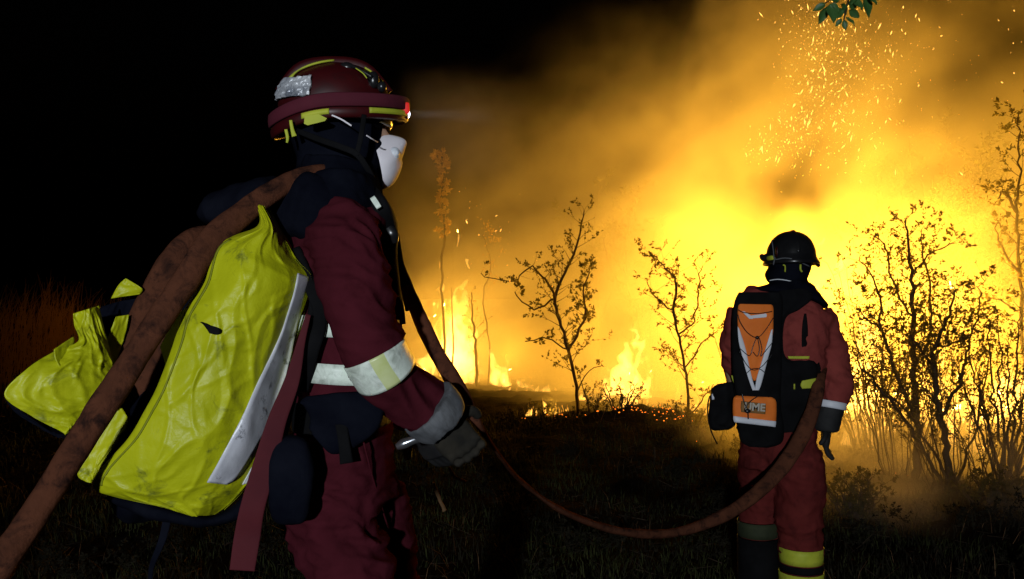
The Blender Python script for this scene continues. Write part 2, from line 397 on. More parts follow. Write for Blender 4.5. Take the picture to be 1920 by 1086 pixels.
def prism(pts, Y, d, name='piece', bev=0):
    """a flat outline in photo pixels at distance Y with thickness d"""
    bm = bmesh.new(); f = [bm.verts.new(P(x, y, Y)) for x, y in pts]; fa = bm.faces.new(f)
    r = bmesh.ops.extrude_face_region(bm, geom=[fa]); bmesh.ops.translate(bm, verts=[v for v in r['geom'] if isinstance(v, bmesh.types.BMVert)], vec=(0, d, 0))
    bmesh.ops.triangulate(bm, faces=[x for x in bm.faces if len(x.verts) > 4])
    bmesh.ops.recalc_face_normals(bm, faces=bm.faces)
    me = bpy.data.meshes.new(name); bm.to_mesh(me); bm.free(); return me
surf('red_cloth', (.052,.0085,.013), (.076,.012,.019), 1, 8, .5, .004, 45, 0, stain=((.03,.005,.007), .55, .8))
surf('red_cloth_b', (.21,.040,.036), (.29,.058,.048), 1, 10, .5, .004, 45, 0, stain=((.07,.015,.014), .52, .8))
surf('red_strap', (.065,.006,.011), (.09,.009,.014), .8, 10, .3, .001, 300, .3, weave=220)
surf('navy_cloth', (.003,.0035,.007), (.008,.009,.015), 1, 9, .5, .004, 45, 0)
surf('black_web', (.003,.003,.0035), (.008,.008,.009), .8, 12, .3, .001, 200, .08, weave=150)
surf('black_shell', (.008,.008,.009), (.016,.016,.017), .28, 14, .05, .001, 40, .5)
surf('helmet_red', (.038,.0015,.003), (.055,.003,.004), .42, 10, .06, .001, 30, .5, stain=((.02,.004,.004), .5, .75), sstain=25)
surf('helmet_band', (.075,.010,.020), (.10,.014,.026), .8, 14, .2, .001, 200, .2, weave=200)
surf('lime', (.40,.46,.03), (.54,.58,.05), .6, 14, .1, .001, 100, .3, stain=((.2,.22,.04), .55, .8), sstain=18)
surf('reflex', (.72,.82,.70), (.88,.95,.86), .45, 30, .5, .003, 60, .5, stain=((.40,.45,.38), .45, .72), sstain=30)
surf('reflex_lime', (.55,.62,.22), (.66,.72,.36), .4, 30, .15, .001, 150, .6)
surf('silver', (.62,.63,.69), (.80,.81,.87), .35, 18, .3, .002, 60, .7, stain=((.08,.08,.09), .58, .68), sstain=16)
surf('foil', (.14,.16,.20), (.95,.97,1.0), .3, 16, 1.0, .008, 30, .8, metal=.15)
surf('vinyl', (.42,.45,.004), (.56,.58,.010), .45, 7, .8, .004, 26, .35, stain=((.15,.17,.015), .56, .70), sstain=13)
surf('mask_white', (.80,.75,.80), (.92,.88,.92), .8, 8, .15, .001, 120, .3)
surf('mask_valve', (.66,.70,.76), (.74,.77,.82), .45, 8, 0)
surf('skin', (.42,.24,.16), (.50,.30,.20), .6, 12, .1, .001, 120, .4)
surf('eye_white', (.7,.7,.7), (.75,.75,.75), .2, 5, 0)
surf('grey_cuff', (.075,.08,.09), (.13,.135,.145), .8, 14, .3, .003, 60, .3, stain=((.03,.03,.03), .52, .7))
surf('glove_black', (.008,.008,.009), (.02,.02,.02), .7, 14, .3, .002, 80, .3)
surf('glove_tan', (.016,.015,.013), (.035,.030,.022), .9, 20, .6, .004, 60, .1)
surf('hose_canvas', (.07,.026,.015), (.12,.043,.023), 1, 16, .7, .004, 90, 0, stain=((.022,.011,.009), .48, .66), sstain=22)
surf('steel', (.5,.52,.56), (.6,.62,.66), .25, 10, .05, .001, 50, .6, metal=.9)
surf('orange_cloth', (.82,.18,.02), (.93,.23,.03), .7, 12, .2, .002, 90, .3)
surf('white_cloth', (.66,.68,.74), (.80,.82,.88), .5, 12, .15, .001, 90, .4, stain=((.4,.42,.46), .6, .8))
surf('label_brown', (.22,.11,.03), (.28,.14,.04), .7, 12, .1, .001, 90, .3)
surf('letter_grey', (.45,.42,.36), (.55,.5,.42), .6, 12, 0)
surf('goggle', (.10,.07,.03), (.14,.10,.04), .12, 5, 0, spec=.8)
emis('lamp_red', (1.0, .02, .02), .55)
emis('lamp_lens', (.85, .9, 1.0), 12)
surf('lime_shaded', (.02,.026,.012), (.04,.048,.02), .8, 14, .2, .001, 100, .3)  # lime with the shade of the far man's left leg put into the colour
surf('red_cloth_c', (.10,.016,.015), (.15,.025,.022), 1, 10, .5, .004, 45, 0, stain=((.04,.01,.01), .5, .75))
surf('hem', (.20,.22,.01), (.28,.30,.02), .6, 14, .1, .001, 100, .2)
# ---------------------------------------------------------------- near man, seen from behind at his right side
def Q(px, py, dy=0.0): return (px, py, 2.0+dy)
ff = empty('person', (P(640, 1600, 2.05).x, 2.05, gz(P(640,1600,2.05).x, 2.05)))
tag(ff, 'firefighter in dark red suit, red helmet and white dust mask, carrying a yellow hose bag', 'person')
fz = ff.location.z
def wz(z): return HOR-(z-HC)*F/2.0                                          # world height -> row at Y = 2
# the body itself, continuous under the clothes
bm = bmesh.new()
tube(bm, [Q(640,330)+(100,.11), Q(632,400)+(170,.30), Q(628,520)+(165,.30), Q(630,680)+(150,.28), Q(640,800)+(165,.32), Q(648,880)+(150,.30)], 26, 20, rnd=.08)
tube(bm, [Q(650,420,-.17)+(80,.10), Q(672,560,-.19)+(75,.09), Q(712,682,-.18)+(62,.08), Q(825,780,-.12)+(45,.055)], 24, 12, rnd=.1)
tube(bm, [Q(650,420,.20)+(80,.10), Q(690,560,.24)+(70,.08), Q(720,690,.26)+(60,.07), Q(785,800,.22)+(42,.05)], 24, 12, rnd=.1)
for s, dy, kx, ax in ((-1, -.09, 690, 640), (1, .13, 770, 800)):
    tube(bm, [Q(645,860,dy)+(90,.12), Q((645+kx)/2,1080,dy)+(70,.09), Q(kx,1270,dy)+(70,.09), Q((kx+ax)/2,1450,dy)+(80,.10), Q(ax,wz(fz+.09),dy)+(60,.07)], 30, 12, rnd=.06)
    tube(bm, [Q(ax-25,wz(fz+.05),dy)+(60,.07), Q(ax+90,wz(fz+.035),dy)+(45,.08)], 8, 10, rnd=.3)
HR = Matrix.Rotation(R(14), 3, 'Z') @ Matrix.Rotation(R(-3), 3, 'Y') @ Matrix.Rotation(R(6), 3, 'X')       # head turned slightly away, chin a little down
HO = P(637, 228, 2.02)
def H(f, s, u): return HO + HR @ Vector((f, s, u))
ball(bm, H(-.005,0,.015), (.098,.077,.115), HR); ball(bm, H(.035,0,-.045), (.062,.058,.085), HR)
ball(bm, H(.098,0,-.035), (.020,.014,.026), HR, 10); ball(bm, H(.085,0,-.10), (.02,.025,.022), HR, 10); ball(bm, H(.078,0,-.072), (.022,.028,.012), HR, 10)
for s in (-1, 1): ball(bm, H(.0, s*.078, -.02), (.018,.010,.032), HR, 10)
tube(bm, [tuple(H(-.02,0,-.05))+(.12,.12), tuple(H(-.03,0,-.16))+(.13,.13)], 6, 14, world=True)
me = remesh(bm, .008, 5); link('body', me, 'skin', ff)
bm = bmesh.new()
for s in (-1, 1): ball(bm, H(.083, s*.032, .005), (.012,.012,.012), HR, 12)
bmesh_obj('eyes', bm, 'eye_white', ff)
# trousers
bm = bmesh.new()
tube(bm, [Q(645,745)+(150,.33), Q(645,820)+(175,.36), Q(640,900)+(190,.38), Q(655,960)+(185,.36)], 20, 24, rnd=.05)
tube(bm, [Q(628,880,-.09)+(150,.20), Q(624,980,-.10)+(168,.21), Q(668,1090,-.11)+(150,.19), Q(695,1270,-.10)+(125,.17), Q(670,1440,-.09)+(120,.16), Q(640,wz(fz+.16),-.09)+(112,.15)], 40, 20, rnd=.03)
tube(bm, [Q(690,880,.10)+(100,.20), Q(715,985,.12)+(112,.20), Q(732,1090,.13)+(108,.18), Q(765,1270,.13)+(105,.16), Q(790,1440,.13)+(100,.15), Q(800,wz(fz+.16),.13)+(95,.14)], 40, 20, rnd=.03)
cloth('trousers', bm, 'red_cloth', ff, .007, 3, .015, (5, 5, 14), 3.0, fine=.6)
for dy, ax in ((-.09, 640), (.13, 800)):
    bm = bmesh.new()
    tube(bm, [Q(ax,wz(fz+.24),dy)+(100,.13), Q(ax,wz(fz+.08),dy)+(95,.12)], 8, 14, rnd=.1)
    tube(bm, [Q(ax-45,wz(fz+.05),dy)+(80,.10), Q(ax+110,wz(fz+.045),dy)+(70,.11)], 12, 14, rnd=.25)
    cloth('boot', bm, 'black_web', ff, .009, 3, .002)
bm = bmesh.new(); tube(bm, [Q(728,990,-.02)+(4,.01), Q(700,900,-.15)+(4,.01), Q(682,830,-.2)+(4,.008)], 10, 6)
bmesh_obj('pocket_seam', bm, 'red_cloth', ff)
# jacket: torso and both arms as one garment
bm = bmesh.new()
tube(bm, [Q(648,360)+(110,.24), Q(640,410)+(190,.42), Q(630,480)+(190,.44), Q(628,600)+(176,.42), Q(638,700)+(180,.40), Q(640,765)+(165,.37)], 34, 28, rnd=.07)
tube(bm, [Q(636,425,-.13)+(125,.18), Q(650,470,-.19)+(138,.17), Q(664,530,-.21)+(130,.165), Q(684,600,-.22)+(124,.155), Q(700,655,-.22)+(114,.145), Q(714,692,-.21)+(106,.14), Q(760,735,-.17)+(108,.13), Q(805,765,-.14)+(106,.12), Q(828,782,-.12)+(96,.11)], 44, 24, rnd=.05)
tube(bm, [Q(650,430,.20)+(120,.17), Q(690,560,.24)+(105,.15), Q(722,680,.26)+(92,.13), Q(785,790,.22)+(75,.10)], 30, 20, rnd=.06)
tube(bm, [Q(640,330,.0)+(95,.15), Q(640,380)+(120,.24)], 6, 16)
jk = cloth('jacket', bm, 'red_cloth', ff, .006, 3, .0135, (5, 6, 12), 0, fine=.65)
# reflective band round the near sleeve, with its yellow check patch
bm = bmesh.new()
tube(bm, [Q(701,661,-.22)+(120,.158), Q(712,682,-.215)+(118,.156), Q(724,701,-.205)+(118,.156)], 8, 40, cap=False)
sb = bmesh_obj('sleeve_band', bm, 'reflex', ff); sd = sb.modifiers.new('t', 'SOLIDIFY'); sd.thickness = .003; sd.offset = 1
sb.data.materials.append(M['reflex_lime'])
for f_ in sb.data.polygons:
    c_ = f_.center; px = 960+c_.x/c_.y*F; py = HOR-(c_.z-HC)/c_.y*F; q_ = (px-712)*.86-(py-682)*.5
    if c_.y < 1.8 and -14 < q_ < 14: f_.material_index = 1
for t in range(2):                                                          # bands round the chest, broken by harness straps
    y = (611, 690)[t]
    bm = bmesh.new()
    tube(bm, [Q(643,y-17)+(206,.452), Q(641,y+17)+(204,.448)], 4, 48, cap=False)
    b = bmesh_obj('chest_band', bm, 'reflex', ff); sd = b.modifiers.new('t', 'SOLIDIFY'); sd.thickness = .003; sd.offset = 1
# hood / balaclava and neck guard
bm = bmesh.new()
ball(bm, H(-.012,0,.0), (.112,.092,.128), HR)
tube(bm, [tuple(H(.0,0,-.04))+(.21,.175), tuple(H(-.005,0,-.10))+(.20,.17), tuple(H(-.015,0,-.17))+(.22,.21), tuple(H(-.03,.0,-.215))+(.28,.30)], 20, 24, world=True, rnd=.05)
tube(bm, [Q(640,345)+(130,.22), Q(618,375)+(175,.34), Q(590,420,-.02)+(190,.42), Q(565,470,-.03)+(120,.36)], 20, 24, rnd=.1)
cloth('hood', bm, 'navy_cloth', ff, .007, 4, .006, (7, 7, 12), 5)
bm = bmesh.new()
tube(bm, [Q(640,300)+(140,.20), Q(636,335)+(140,.26), Q(640,362)+(150,.34), Q(632,392,-.01)+(172,.40), Q(600,425,-.02)+(150,.42)], 20, 24, rnd=.06)
cloth('neck_guard', bm, 'navy_cloth', ff, .007, 4, .007, (7, 7, 12), 8)
bm = bmesh.new()
ball(bm, H(.048,0,-.075), (.047,.064,.066), HR)
bmesh_obj('face_cover', bm, 'navy_cloth', ff)
# helmet
hl = empty('helmet', HO); hl.parent = ff; hl.matrix_parent_inverse = Matrix.Translation(-ff.location)
def dome(a, e, k=1.0, up=.0):                                              # a round the head (0 = front), e elevation
    ce, se = math.cos(e), math.sin(e)
    return H(-.008+.132*k*math.copysign(abs(ce)**.85, ce)*math.cos(a), .112*k*abs(ce)**.85*math.sin(a), .028+up+.106*k*math.copysign(abs(se)**.95, se))
def dome_patch(name, mat, a0, a1, e0, e1, k=1.02, na=20, ne=8, th=.004, parent=None, shape=None):
    V = []; 
    for j in range(ne):
        for i in range(na):
            u, v = i/(na-1), j/(ne-1); a = a0+(a1-a0)*u; e = e0+(e1-e0)*v
            if shape: a, e = shape(u, v)
            V.append(dome(a, e, k))
    Fc = [(j*na+i, j*na+i+1, (j+1)*na+i+1, (j+1)*na+i) for j in range(ne-1) for i in range(na-1)]
    o = link(name, mesh(name, V, Fc), mat, parent or hl); s = o.modifiers.new('t', 'SOLIDIFY'); s.thickness = th; s.offset = 0; return o
V = []; na, ne = 48, 18
for j in range(ne):
    for i in range(na):
        a = 2*math.pi*i/na; e = R(-14)+(R(89.5)-R(-14))*j/(ne-1); p = dome(a, e)
        V.append(p)
Fc = [(j*na+i, j*na+(i+1) % na, (j+1)*na+(i+1) % na, (j+1)*na+i) for j in range(ne-1) for i in range(na)]+[tuple((ne-1)*na+i for i in range(na))]
o = link('shell', mesh('shell', V, Fc), 'helmet_red', hl); s = o.modifiers.new('t', 'SOLIDIFY'); s.thickness = .006; s.offset = -1
# crest ribs on the shell
for aa in (R(90), R(-90)):
    pass
bm = bmesh.new()
tube(bm, [tuple(dome(R(180), R(20), 1.02))+(.022,.01), tuple(dome(R(180), R(60), 1.02))+(.03,.012), tuple(dome(0, R(88), 1.02))+(.03,.012), tuple(dome(0, R(60), 1.02))+(.03,.012), tuple(dome(0, R(20), 1.02))+(.022,.01)], 24, 8, world=True, view=(0, 1, 0))
bmesh_obj('crest', bm, 'helmet_red', hl)
# rim with back skirt and front peak
def rim(a, k, u): 
    back = max(0, -math.cos(a)); fr = max(0, math.cos(a))
    return H(-.008+(.140*k+.018*fr**2*k)*math.cos(a), .118*k*math.sin(a), .012+u-.035*back**2+.004*fr)
def rim_band(name, mat, a0, a1, prof, n=60, th=.004):
    V = [rim(a0+(a1-a0)*i/(n-1), k, u) for (k, u) in prof for i in range(n)]
    Fc = [(j*n+i, j*n+i+1, (j+1)*n+i+1, (j+1)*n+i) for j in range(len(prof)-1) for i in range(n-1)]
    o = link(name, mesh(name, V, Fc), mat, hl); s = o.modifiers.new('t', 'SOLIDIFY'); s.thickness = th; s.offset = 0; return o
rim_band('rim', 'helmet_red', 0, 2*math.pi, [(.93,.012), (1.04,.008), (1.075,-.002), (1.065,-.014), (1.02,-.018)])
rim_band('lamp_band', 'helmet_band', 0, 2*math.pi, [(1.08,.036), (1.095,.034), (1.105,.021), (1.10,.009), (1.08,.007)], th=.003)
rim_band('rim_flash', 'lime', R(-122), R(-98), [(1.088,.002), (1.092,-.010)], 16)
rim_band('rim_flash', 'lime', R(-64), R(-20), [(1.088,.004), (1.090,-.008)], 20)
dome_patch('stripe', 'lime', 0, 1, 0, 1, 1.035, 30, 4, shape=lambda u, v: (R(-150)+R(60)*u**1.6+R(8)*(v-.5)*(1-u), R(28)+R(44)*u**.8+R(7)*v))
dome_patch('stripe', 'lime', 0, 1, 0, 1, 1.03, 14, 3, shape=lambda u, v: (R(-38)+R(14)*u, R(52)-R(22)*u+R(2.5)*v))
# crumpled foil tape at the back of the helmet
V = []; na2, ne2 = 22, 10
for j in range(ne2):
    for i in range(na2):
        a = R(-168)+R(52)*i/(na2-1); e = R(8)+R(24)*j/(ne2-1)
        V.append(dome(a, e, 1.075+.05*noise.noise(Vector((i*.42, j*.6, 2)))))
Fc = [(j*na2+i, j*na2+i+1, (j+1)*na2+i+1, (j+1)*na2+i) for j in range(ne2-1) for i in range(na2-1)]
o = link('foil_tape', mesh('foil_tape', V, Fc), 'foil', hl, smooth=False); s = o.modifiers.new('t', 'SOLIDIFY'); s.thickness = .004
# black fittings on the front of the shell
bm = bmesh.new()
for (px, py, rx, ry) in ((650,127,15,10), (700,150,11,16), (716,163,9,10), (688,140,8,6)):
    ball(bm, P(px, py, 1.955), (rx/F*2, .012, ry/F*2), None, 12)
tube(bm, [(655,122,1.95,7,.008), (675,131,1.94,6,.006), (698,145,1.94,7,.008)], 10, 8)
bmesh_obj('visor_clip', bm, 'black_shell', hl)
bm = bmesh.new(); tube(bm, [(667,128,1.925,2.5,.003), (680,137,1.92,2.5,.003), (688,147,1.92,2.5,.003)], 8, 6); bmesh_obj('cord', bm, 'lime', hl)
# headlamp on the band
hp = H(.150,-.012,.022)
bm = bmesh.new(); box(bm, H(.146,-.01,.020), (.024,.060,.040), HR, .006); lb = bmesh_obj('headlamp', bm, 'helmet_red', hl)
bm = bmesh.new(); box(bm, H(.151,-.046,.026), (.018,.012,.026), HR, .004); o = bmesh_obj('tail_light', bm, 'lamp_red', lb)
bm = bmesh.new(); ball(bm, H(.160,-.008,.018), (.006,.012,.012), HR, 12); bmesh_obj('lens', bm, 'lamp_lens', lb)
o = lamp('headlamp_light', 'SPOT', H(.170,-.01,.018), 5, (.85,.88,1.0), .008, spot_size=R(20), spot_blend=.9); aim(o, H(1.6,-.15,-.02))
# straps and clips under the helmet
def strapo(name, pts, mat, parent, n=16, k=8, sq=4): 
    bm = bmesh.new(); tube(bm, pts, n, k, sq); return bmesh_obj(name, bm, mat, parent)
strapo('chin_strap', [(556,245,1.90,10,.004), (600,262,1.885,12,.004), (640,276,1.885,12,.004), (672,292,1.89,12,.004), (700,335,1.93,10,.004)], 'black_web', hl)
strapo('chin_strap', [(683,215,1.89,10,.004), (676,260,1.888,10,.004), (668,292,1.888,10,.004)], 'black_web', hl)
strapo('strap_clip', [(545,226,1.885,6,.006), (548,243,1.885,7,.006), (552,256,1.885,10,.006)], 'lime', hl)
strapo('strap_clip', [(536,243,1.895,6,.005), (539,258,1.895,6,.005), (538,268,1.895,4,.005)], 'lime', hl)
link('side_clip', prism([(571,218),(597,214),(613,222),(609,227),(577,235),(570,232)], 1.862, .006), 'lime', hl, False)
strapo('mask_elastic', [(622,216,1.868,3,.002), (640,224,1.868,3,.002), (659,236,1.87,3,.002)], 'mask_white', ff)
strapo('mask_elastic', [(687,254,1.885,2.5,.002), (698,261,1.90,2.5,.002), (708,267,1.93,2.5,.002)], 'mask_white', ff)
# goggles pushed under the peak
bm = bmesh.new(); tube(bm, [tuple(H(.088,-.07,.012))+(.045,.012), tuple(H(.112,-.035,.010))+(.055,.014), tuple(H(.118,0,.008))+(.055,.014), tuple(H(.112,.035,.010))+(.055,.014), tuple(H(.088,.07,.012))+(.045,.012)], 16, 10, 3, world=True, view=tuple(HR @ Vector((1,0,0))))
bmesh_obj('goggles', bm, 'goggle', hl)
# white dust mask
V = []; n1, n2 = 26, 18
for j in range(n2):
    for i in range(n1):
        t = j/(n2-1); a = 2*math.pi*i/n1                                    # t: rim -> nose of the cup
        rr = math.cos(t*math.pi/2)**.75
        y_ = math.sin(a)*rr; s_ = math.cos(a)*rr
        fx = (.070+.024*y_-.005*math.exp(-((y_+.25)/.10)**2))*math.sin(t*math.pi/2)**.9+.012*(1-rr)*max(0, y_)
        # narrower towards the nose bridge, deep under the chin
        V.append(H(.083+fx*(1-.30*abs(s_))-.012*y_, s_*(.060 if y_ < 0 else .060-.026*y_), -.094+.066*y_+.030*t*t))
Fc = [(j*n1+i, j*n1+(i+1) % n1, (j+1)*n1+(i+1) % n1, (j+1)*n1+i) for j in range(n2-1) for i in range(n1)]+[tuple((n2-1)*n1+i for i in range(n1))]
mk = link('dust_mask', mesh('dust_mask', V, Fc), 'mask_white', ff); s = mk.modifiers.new('t', 'SOLIDIFY'); s.thickness = .003
bm = bmesh.new()
ball(bm, H(.122,-.036,-.078), (.014,.012,.015), HR, 16); ball(bm, H(.126,-.042,-.078), (.007,.009,.009), HR, 12)
bmesh_obj('valve', bm, 'mask_valve', mk)
# harness on the chest and back
strapo('chest_strap', [(696,352,1.90,16,.01), (712,385,1.86,34,.03), (724,425,1.93,44,.06), (720,480,1.98,52,.08), (730,545,2.02,44,.06), (748,585,2.05,22,.02), (752,608,2.06,18,.006)], 'black_web', ff, 30)
strapo('chest_strap', [(738,440,2.1,22,.03), (744,500,2.12,30,.03), (762,545,2.12,24,.02), (768,583,2.12,16,.006)], 'black_web', ff, 24)
strapo('chest_strap', [(548,470,1.82,34,.012), (583,540,1.775,24,.01), (600,600,1.765,26,.01), (584,660,1.765,28,.01), (562,730,1.80,34,.01)], 'black_web', ff, 30)
strapo('buckle', [(728,428,1.90,18,.02), (736,440,1.90,22,.02), (740,452,1.91,14,.02)], 'black_shell', ff)
strapo('strap_flash', [(698,370,1.835,10,.003), (704,379,1.832,11,.003), (711,390,1.83,10,.003)], 'reflex', ff, 6, 8, 8)
bm = bmesh.new()
tube(bm, [Q(638,742)+(172,.385), Q(640,770)+(178,.40), Q(642,798)+(182,.40)], 10, 40, 2.3)
cloth('belt', bm, 'black_web', ff, .008, 2, .004, (9, 9, 9), 2)
bm = bmesh.new(); tube(bm, [(640,735,1.80,140,.03), (640,770,1.79,158,.04), (622,806,1.79,110,.03), (596,830,1.79,60,.02)], 16, 14, 5, rnd=.08)
cloth('belt_pouch', bm, 'navy_cloth', ff, .006, 2, .003)
strapo('belt_tail', [(640,795,1.775,24,.005), (645,830,1.77,22,.005), (650,869,1.768,26,.005)], 'black_web', ff)
bm = bmesh.new(); tube(bm, [(548,815,1.74,50,.05), (546,860,1.735,82,.07), (545,920,1.73,84,.08), (545,985,1.73,66,.06)], 18, 20, 3.2, rnd=.15)
cloth('hip_pouch', bm, 'navy_cloth', ff, .006, 3, .003, (8, 8, 8))
# near hand: gauntlet cuff and glove
bm = bmesh.new()
tube(bm, [Q(798,760,-.15)+(126,.125), Q(812,772,-.14)+(124,.13), Q(828,786,-.135)+(112,.13), Q(842,798,-.13)+(90,.11)], 16, 24, rnd=.06)
cloth('glove_cuff', bm, 'grey_cuff', ff, .006, 2, .006, (10, 10, 16), 1)
def hand(par, wrist, dirv, palmn, size=.19, mats=('glove_black', 'glove_black'), curl=.9, thumb=1, vox=.004):
    """glove: palm plus five bent fingers; dirv along the hand, palmn out of the palm"""
    d = Vector(dirv).normalized(); pn = Vector(palmn); pn = (pn-d*pn.dot(d)).normalized(); sd_ = d.cross(pn)*thumb
    bm = bmesh.new(); W = Vector(wrist); pl = size*.5
    V3 = lambda a, b, c: W+d*a+sd_*b+pn*c
    tube(bm, [tuple(V3(-.03,0,0))+(.07,.06), tuple(V3(0,0,0))+(.075,.05), tuple(V3(pl*.6,0,0))+(.095,.042), tuple(V3(pl,0,.004))+(.09,.036)], 12, 16, 2.6, world=True, view=tuple(pn), rnd=.12)
    link_ = []
    for f, (o_, ln) in enumerate(zip((.033,.011,-.011,-.032), (.92,1.0,.94,.76))):
        L_ = size*.46*ln; p = V3(pl*.85, o_, .002); dd = d.copy(); pts = [tuple(p)+(.025,.025)]
        for s_, q in enumerate((.42,.33,.25)):
            ang = curl*(.45,.75,.6)[s_]; ax = dd.cross(pn).normalized(); dd = (dd*math.cos(ang)+dd.cross(ax)*-math.sin(ang)).normalized() if False else (Matrix.Rotation(-ang, 3, ax) @ dd)
            if dd.dot(pn) < -.98: pass
            p = p+dd*L_*q; pts.append(tuple(p)+(.024-.002*s_, .024-.002*s_))
        tube(bm, pts, 14, 10, world=True, view=tuple(sd_), rnd=.12)
    p = V3(pl*.25, .040, .006); q1 = p+(d*.5+sd_*.75+pn*.25).normalized()*.038; q2 = q1+(d*.8+sd_*.1+pn*.55).normalized()*.032
    tube(bm, [tuple(V3(pl*.12,.02,.004))+(.03,.03), tuple(p)+(.028,.028), tuple(q1)+(.026,.026), tuple(q2)+(.022,.022)], 14, 10, world=True, view=tuple(pn), rnd=.12)
    me = remesh(bm, vox, 2); return link('glove', me, mats[0], par)
hand(ff, P(822, 788, 1.90), (.62, .15, -.70), (-.05, 1, -.2), .165, ('glove_tan',), 1.15, 1)
hand(ff, P(785, 800, 2.22), (.5, .2, -.8), (-.4, -.6, -.4), .2, ('glove_black',), .8, 1)
bm = bmesh.new()
tube(bm, [(744,838,1.95,12,.02), (757,832,1.95,20,.03), (775,825,1.95,17,.025), (792,818,1.96,24,.035)], 14, 14)
nzl = bmesh_obj('hose_nozzle', bm, 'steel'); tag(nzl, 'small metal nozzle in the gloved hand of the near firefighter', 'nozzle')
# ---------------------------------------------------------------- yellow hose bag on the near man's back
bag = empty('hose_bag', P(400, 700, 1.9))
tag(bag, 'yellow vinyl hose bag with a silver stripe on the back of the near firefighter', 'bag')
def wr(u, v, s=0, a=.012):
    p = Vector((u*2.2+s, v*4.5, s)); q = p+noise.noise_vector(p*1.3)*.5
    return a*(noise.noise(q)*.55+max(0, 1-abs(noise.noise(Vector((u*2.6+v*2.4+s, v*3.6-u*1.6, 1)))*5))*.32+max(0, 1-abs(noise.noise(Vector((u*4.5-v*5+s, v*6, 5)))*6))*.2+max(0, 1-abs(noise.noise(Vector((u*3-v*2+s, v*14, 8)))*5))*.16)
rows = [(478,382,1.80, 500,387,1.80), (482,424,1.76, 527,432,1.79), (401,458,1.72, 553,482,1.78), (375,530,1.70, 584,520,1.77),
        (340,592,1.69, 574,565,1.78), (326,640,1.68, 558,610,1.79), (312,680,1.68, 545,665,1.80), (292,730,1.67, 530,715,1.80), (272,768,1.67, 512,795,1.79),
        (240,822,1.67, 494,850,1.77), (187,882,1.68, 468,900,1.76), (177,916,1.69, 440,935,1.76), (215,932,1.70, 418,955,1.76), (300,950,1.71, 385,976,1.75)]
def dmain(u, v):
    return .075*math.sin(math.pi*min(1, u*1.02))**.7*math.sin(math.pi*min(1, v*.9+.08))**.5+wr(u, v, 3.3, .017)-.03*max(0, u-.8)/.2
me = pillow(rows, 110, 150, dmain, .004, 'main_panel'); mp = link('main_panel', me, 'vinyl', bag)
# silver stripe laid on the panel along its right side
def on_panel(px, py, off=.003):                                              # point on the panel seen at a photo pixel
    best = None
    C = cr(rows, 400)
    r = min(C, key=lambda r_: abs((r_[1]+(r_[4]-r_[1])*min(1, max(0, (px-r_[0])/(r_[3]-r_[0]+1e-6))))-py)+ (0 if r_[0]-3 <= px <= r_[3]+12 else 40))
    i = min(range(400), key=lambda k: (C[k] is not r))
    u = min(1, max(0, (px-r[0])/(r[3]-r[0]+1e-6))); v = i/399
    a, b = P(*r[:3]), P(*r[3:]); p = a*(1-u)+b*u; vd = (p-Vector((0,0,HC))).normalized()
    Yd = (p-vd*(dmain(u, v)+off)).y
    return Yd
def stripe(name, rows_, mat, parent, off=.004, nu=8, nv=50):
    C = cr(rows_, nv); V = []
    for r in C:
        for i in range(nu):
            u = i/(nu-1); px, py = r[0]*(1-u)+r[2]*u, r[1]*(1-u)+r[3]*u
            V.append(P(px, py, on_panel(px, py, off)))
    # smooth the depths along the strip
    A = np.array([v.y for v in V]).reshape(nv, nu)
    for _ in range(1): A[1:-1] = (A[:-2]+A[1:-1]*2+A[2:])/4
    A = np.minimum(A, np.array([v.y for v in V]).reshape(nv, nu))
    V2 = []
    for k, v in enumerate(V):
        Y = A.flat[k]; V2.append(Vector((v.x*Y/v.y, Y, HC+(v.z-HC)*Y/v.y)))
    Fc = [(j*nu+i, j*nu+i+1, (j+1)*nu+i+1, (j+1)*nu+i) for j in range(nv-1) for i in range(nu-1)]
    o = link(name, mesh(name, V2, Fc), mat, parent); s = o.modifiers.new('t', 'SOLIDIFY'); s.thickness = .002; s.offset = 1; return o
stripe('reflective_stripe', [(559,512,581,520), (553,545,573,555), (541,585,562,597), (528,625,551,640), (510,665,542,690), (487,712,527,742), (465,760,508,798), (440,810,478,850), (414,860,450,893), (388,905,426,909)], 'silver', bag, .009)
C = cr(rows, 60)
stripe('seam', [(c[0]+13, c[1], c[0]+16, c[1]+1) for c in C[8:50]], 'hem', bag, .003, 3, 90)
stripe('scuff', [(374,604,380,606), (380,608,412,616), (388,618,414,625), (392,625,404,628)], 'black_web', bag, .006, 6, 10)
stripe('edge_stripe', [(538,664,543,662), (534,690,541,688), (530,712,536,712)], 'silver', bag, .006, 4, 8)
stripe('edge_stripe', [(472,878,478,874), (463,895,470,892), (455,909,462,907)], 'silver', bag, .006, 4, 8)
# dark scuffed print on the panel
link('side_gusset', pillow([(500,387,1.81, 506,388,1.86), (553,482,1.79, 565,484,1.90), (584,520,1.775, 590,524,1.90), (575,570,1.79, 580,572,1.92), (545,668,1.81, 556,670,1.93), (512,797,1.80, 524,799,1.93), (468,903,1.77, 478,905,1.92), (420,956,1.77, 432,960,1.9)], 12, 60, lambda u, v: .004*math.sin(v*40)*math.sin(math.pi*u), .004, 'side_gusset'), 'vinyl', bag)
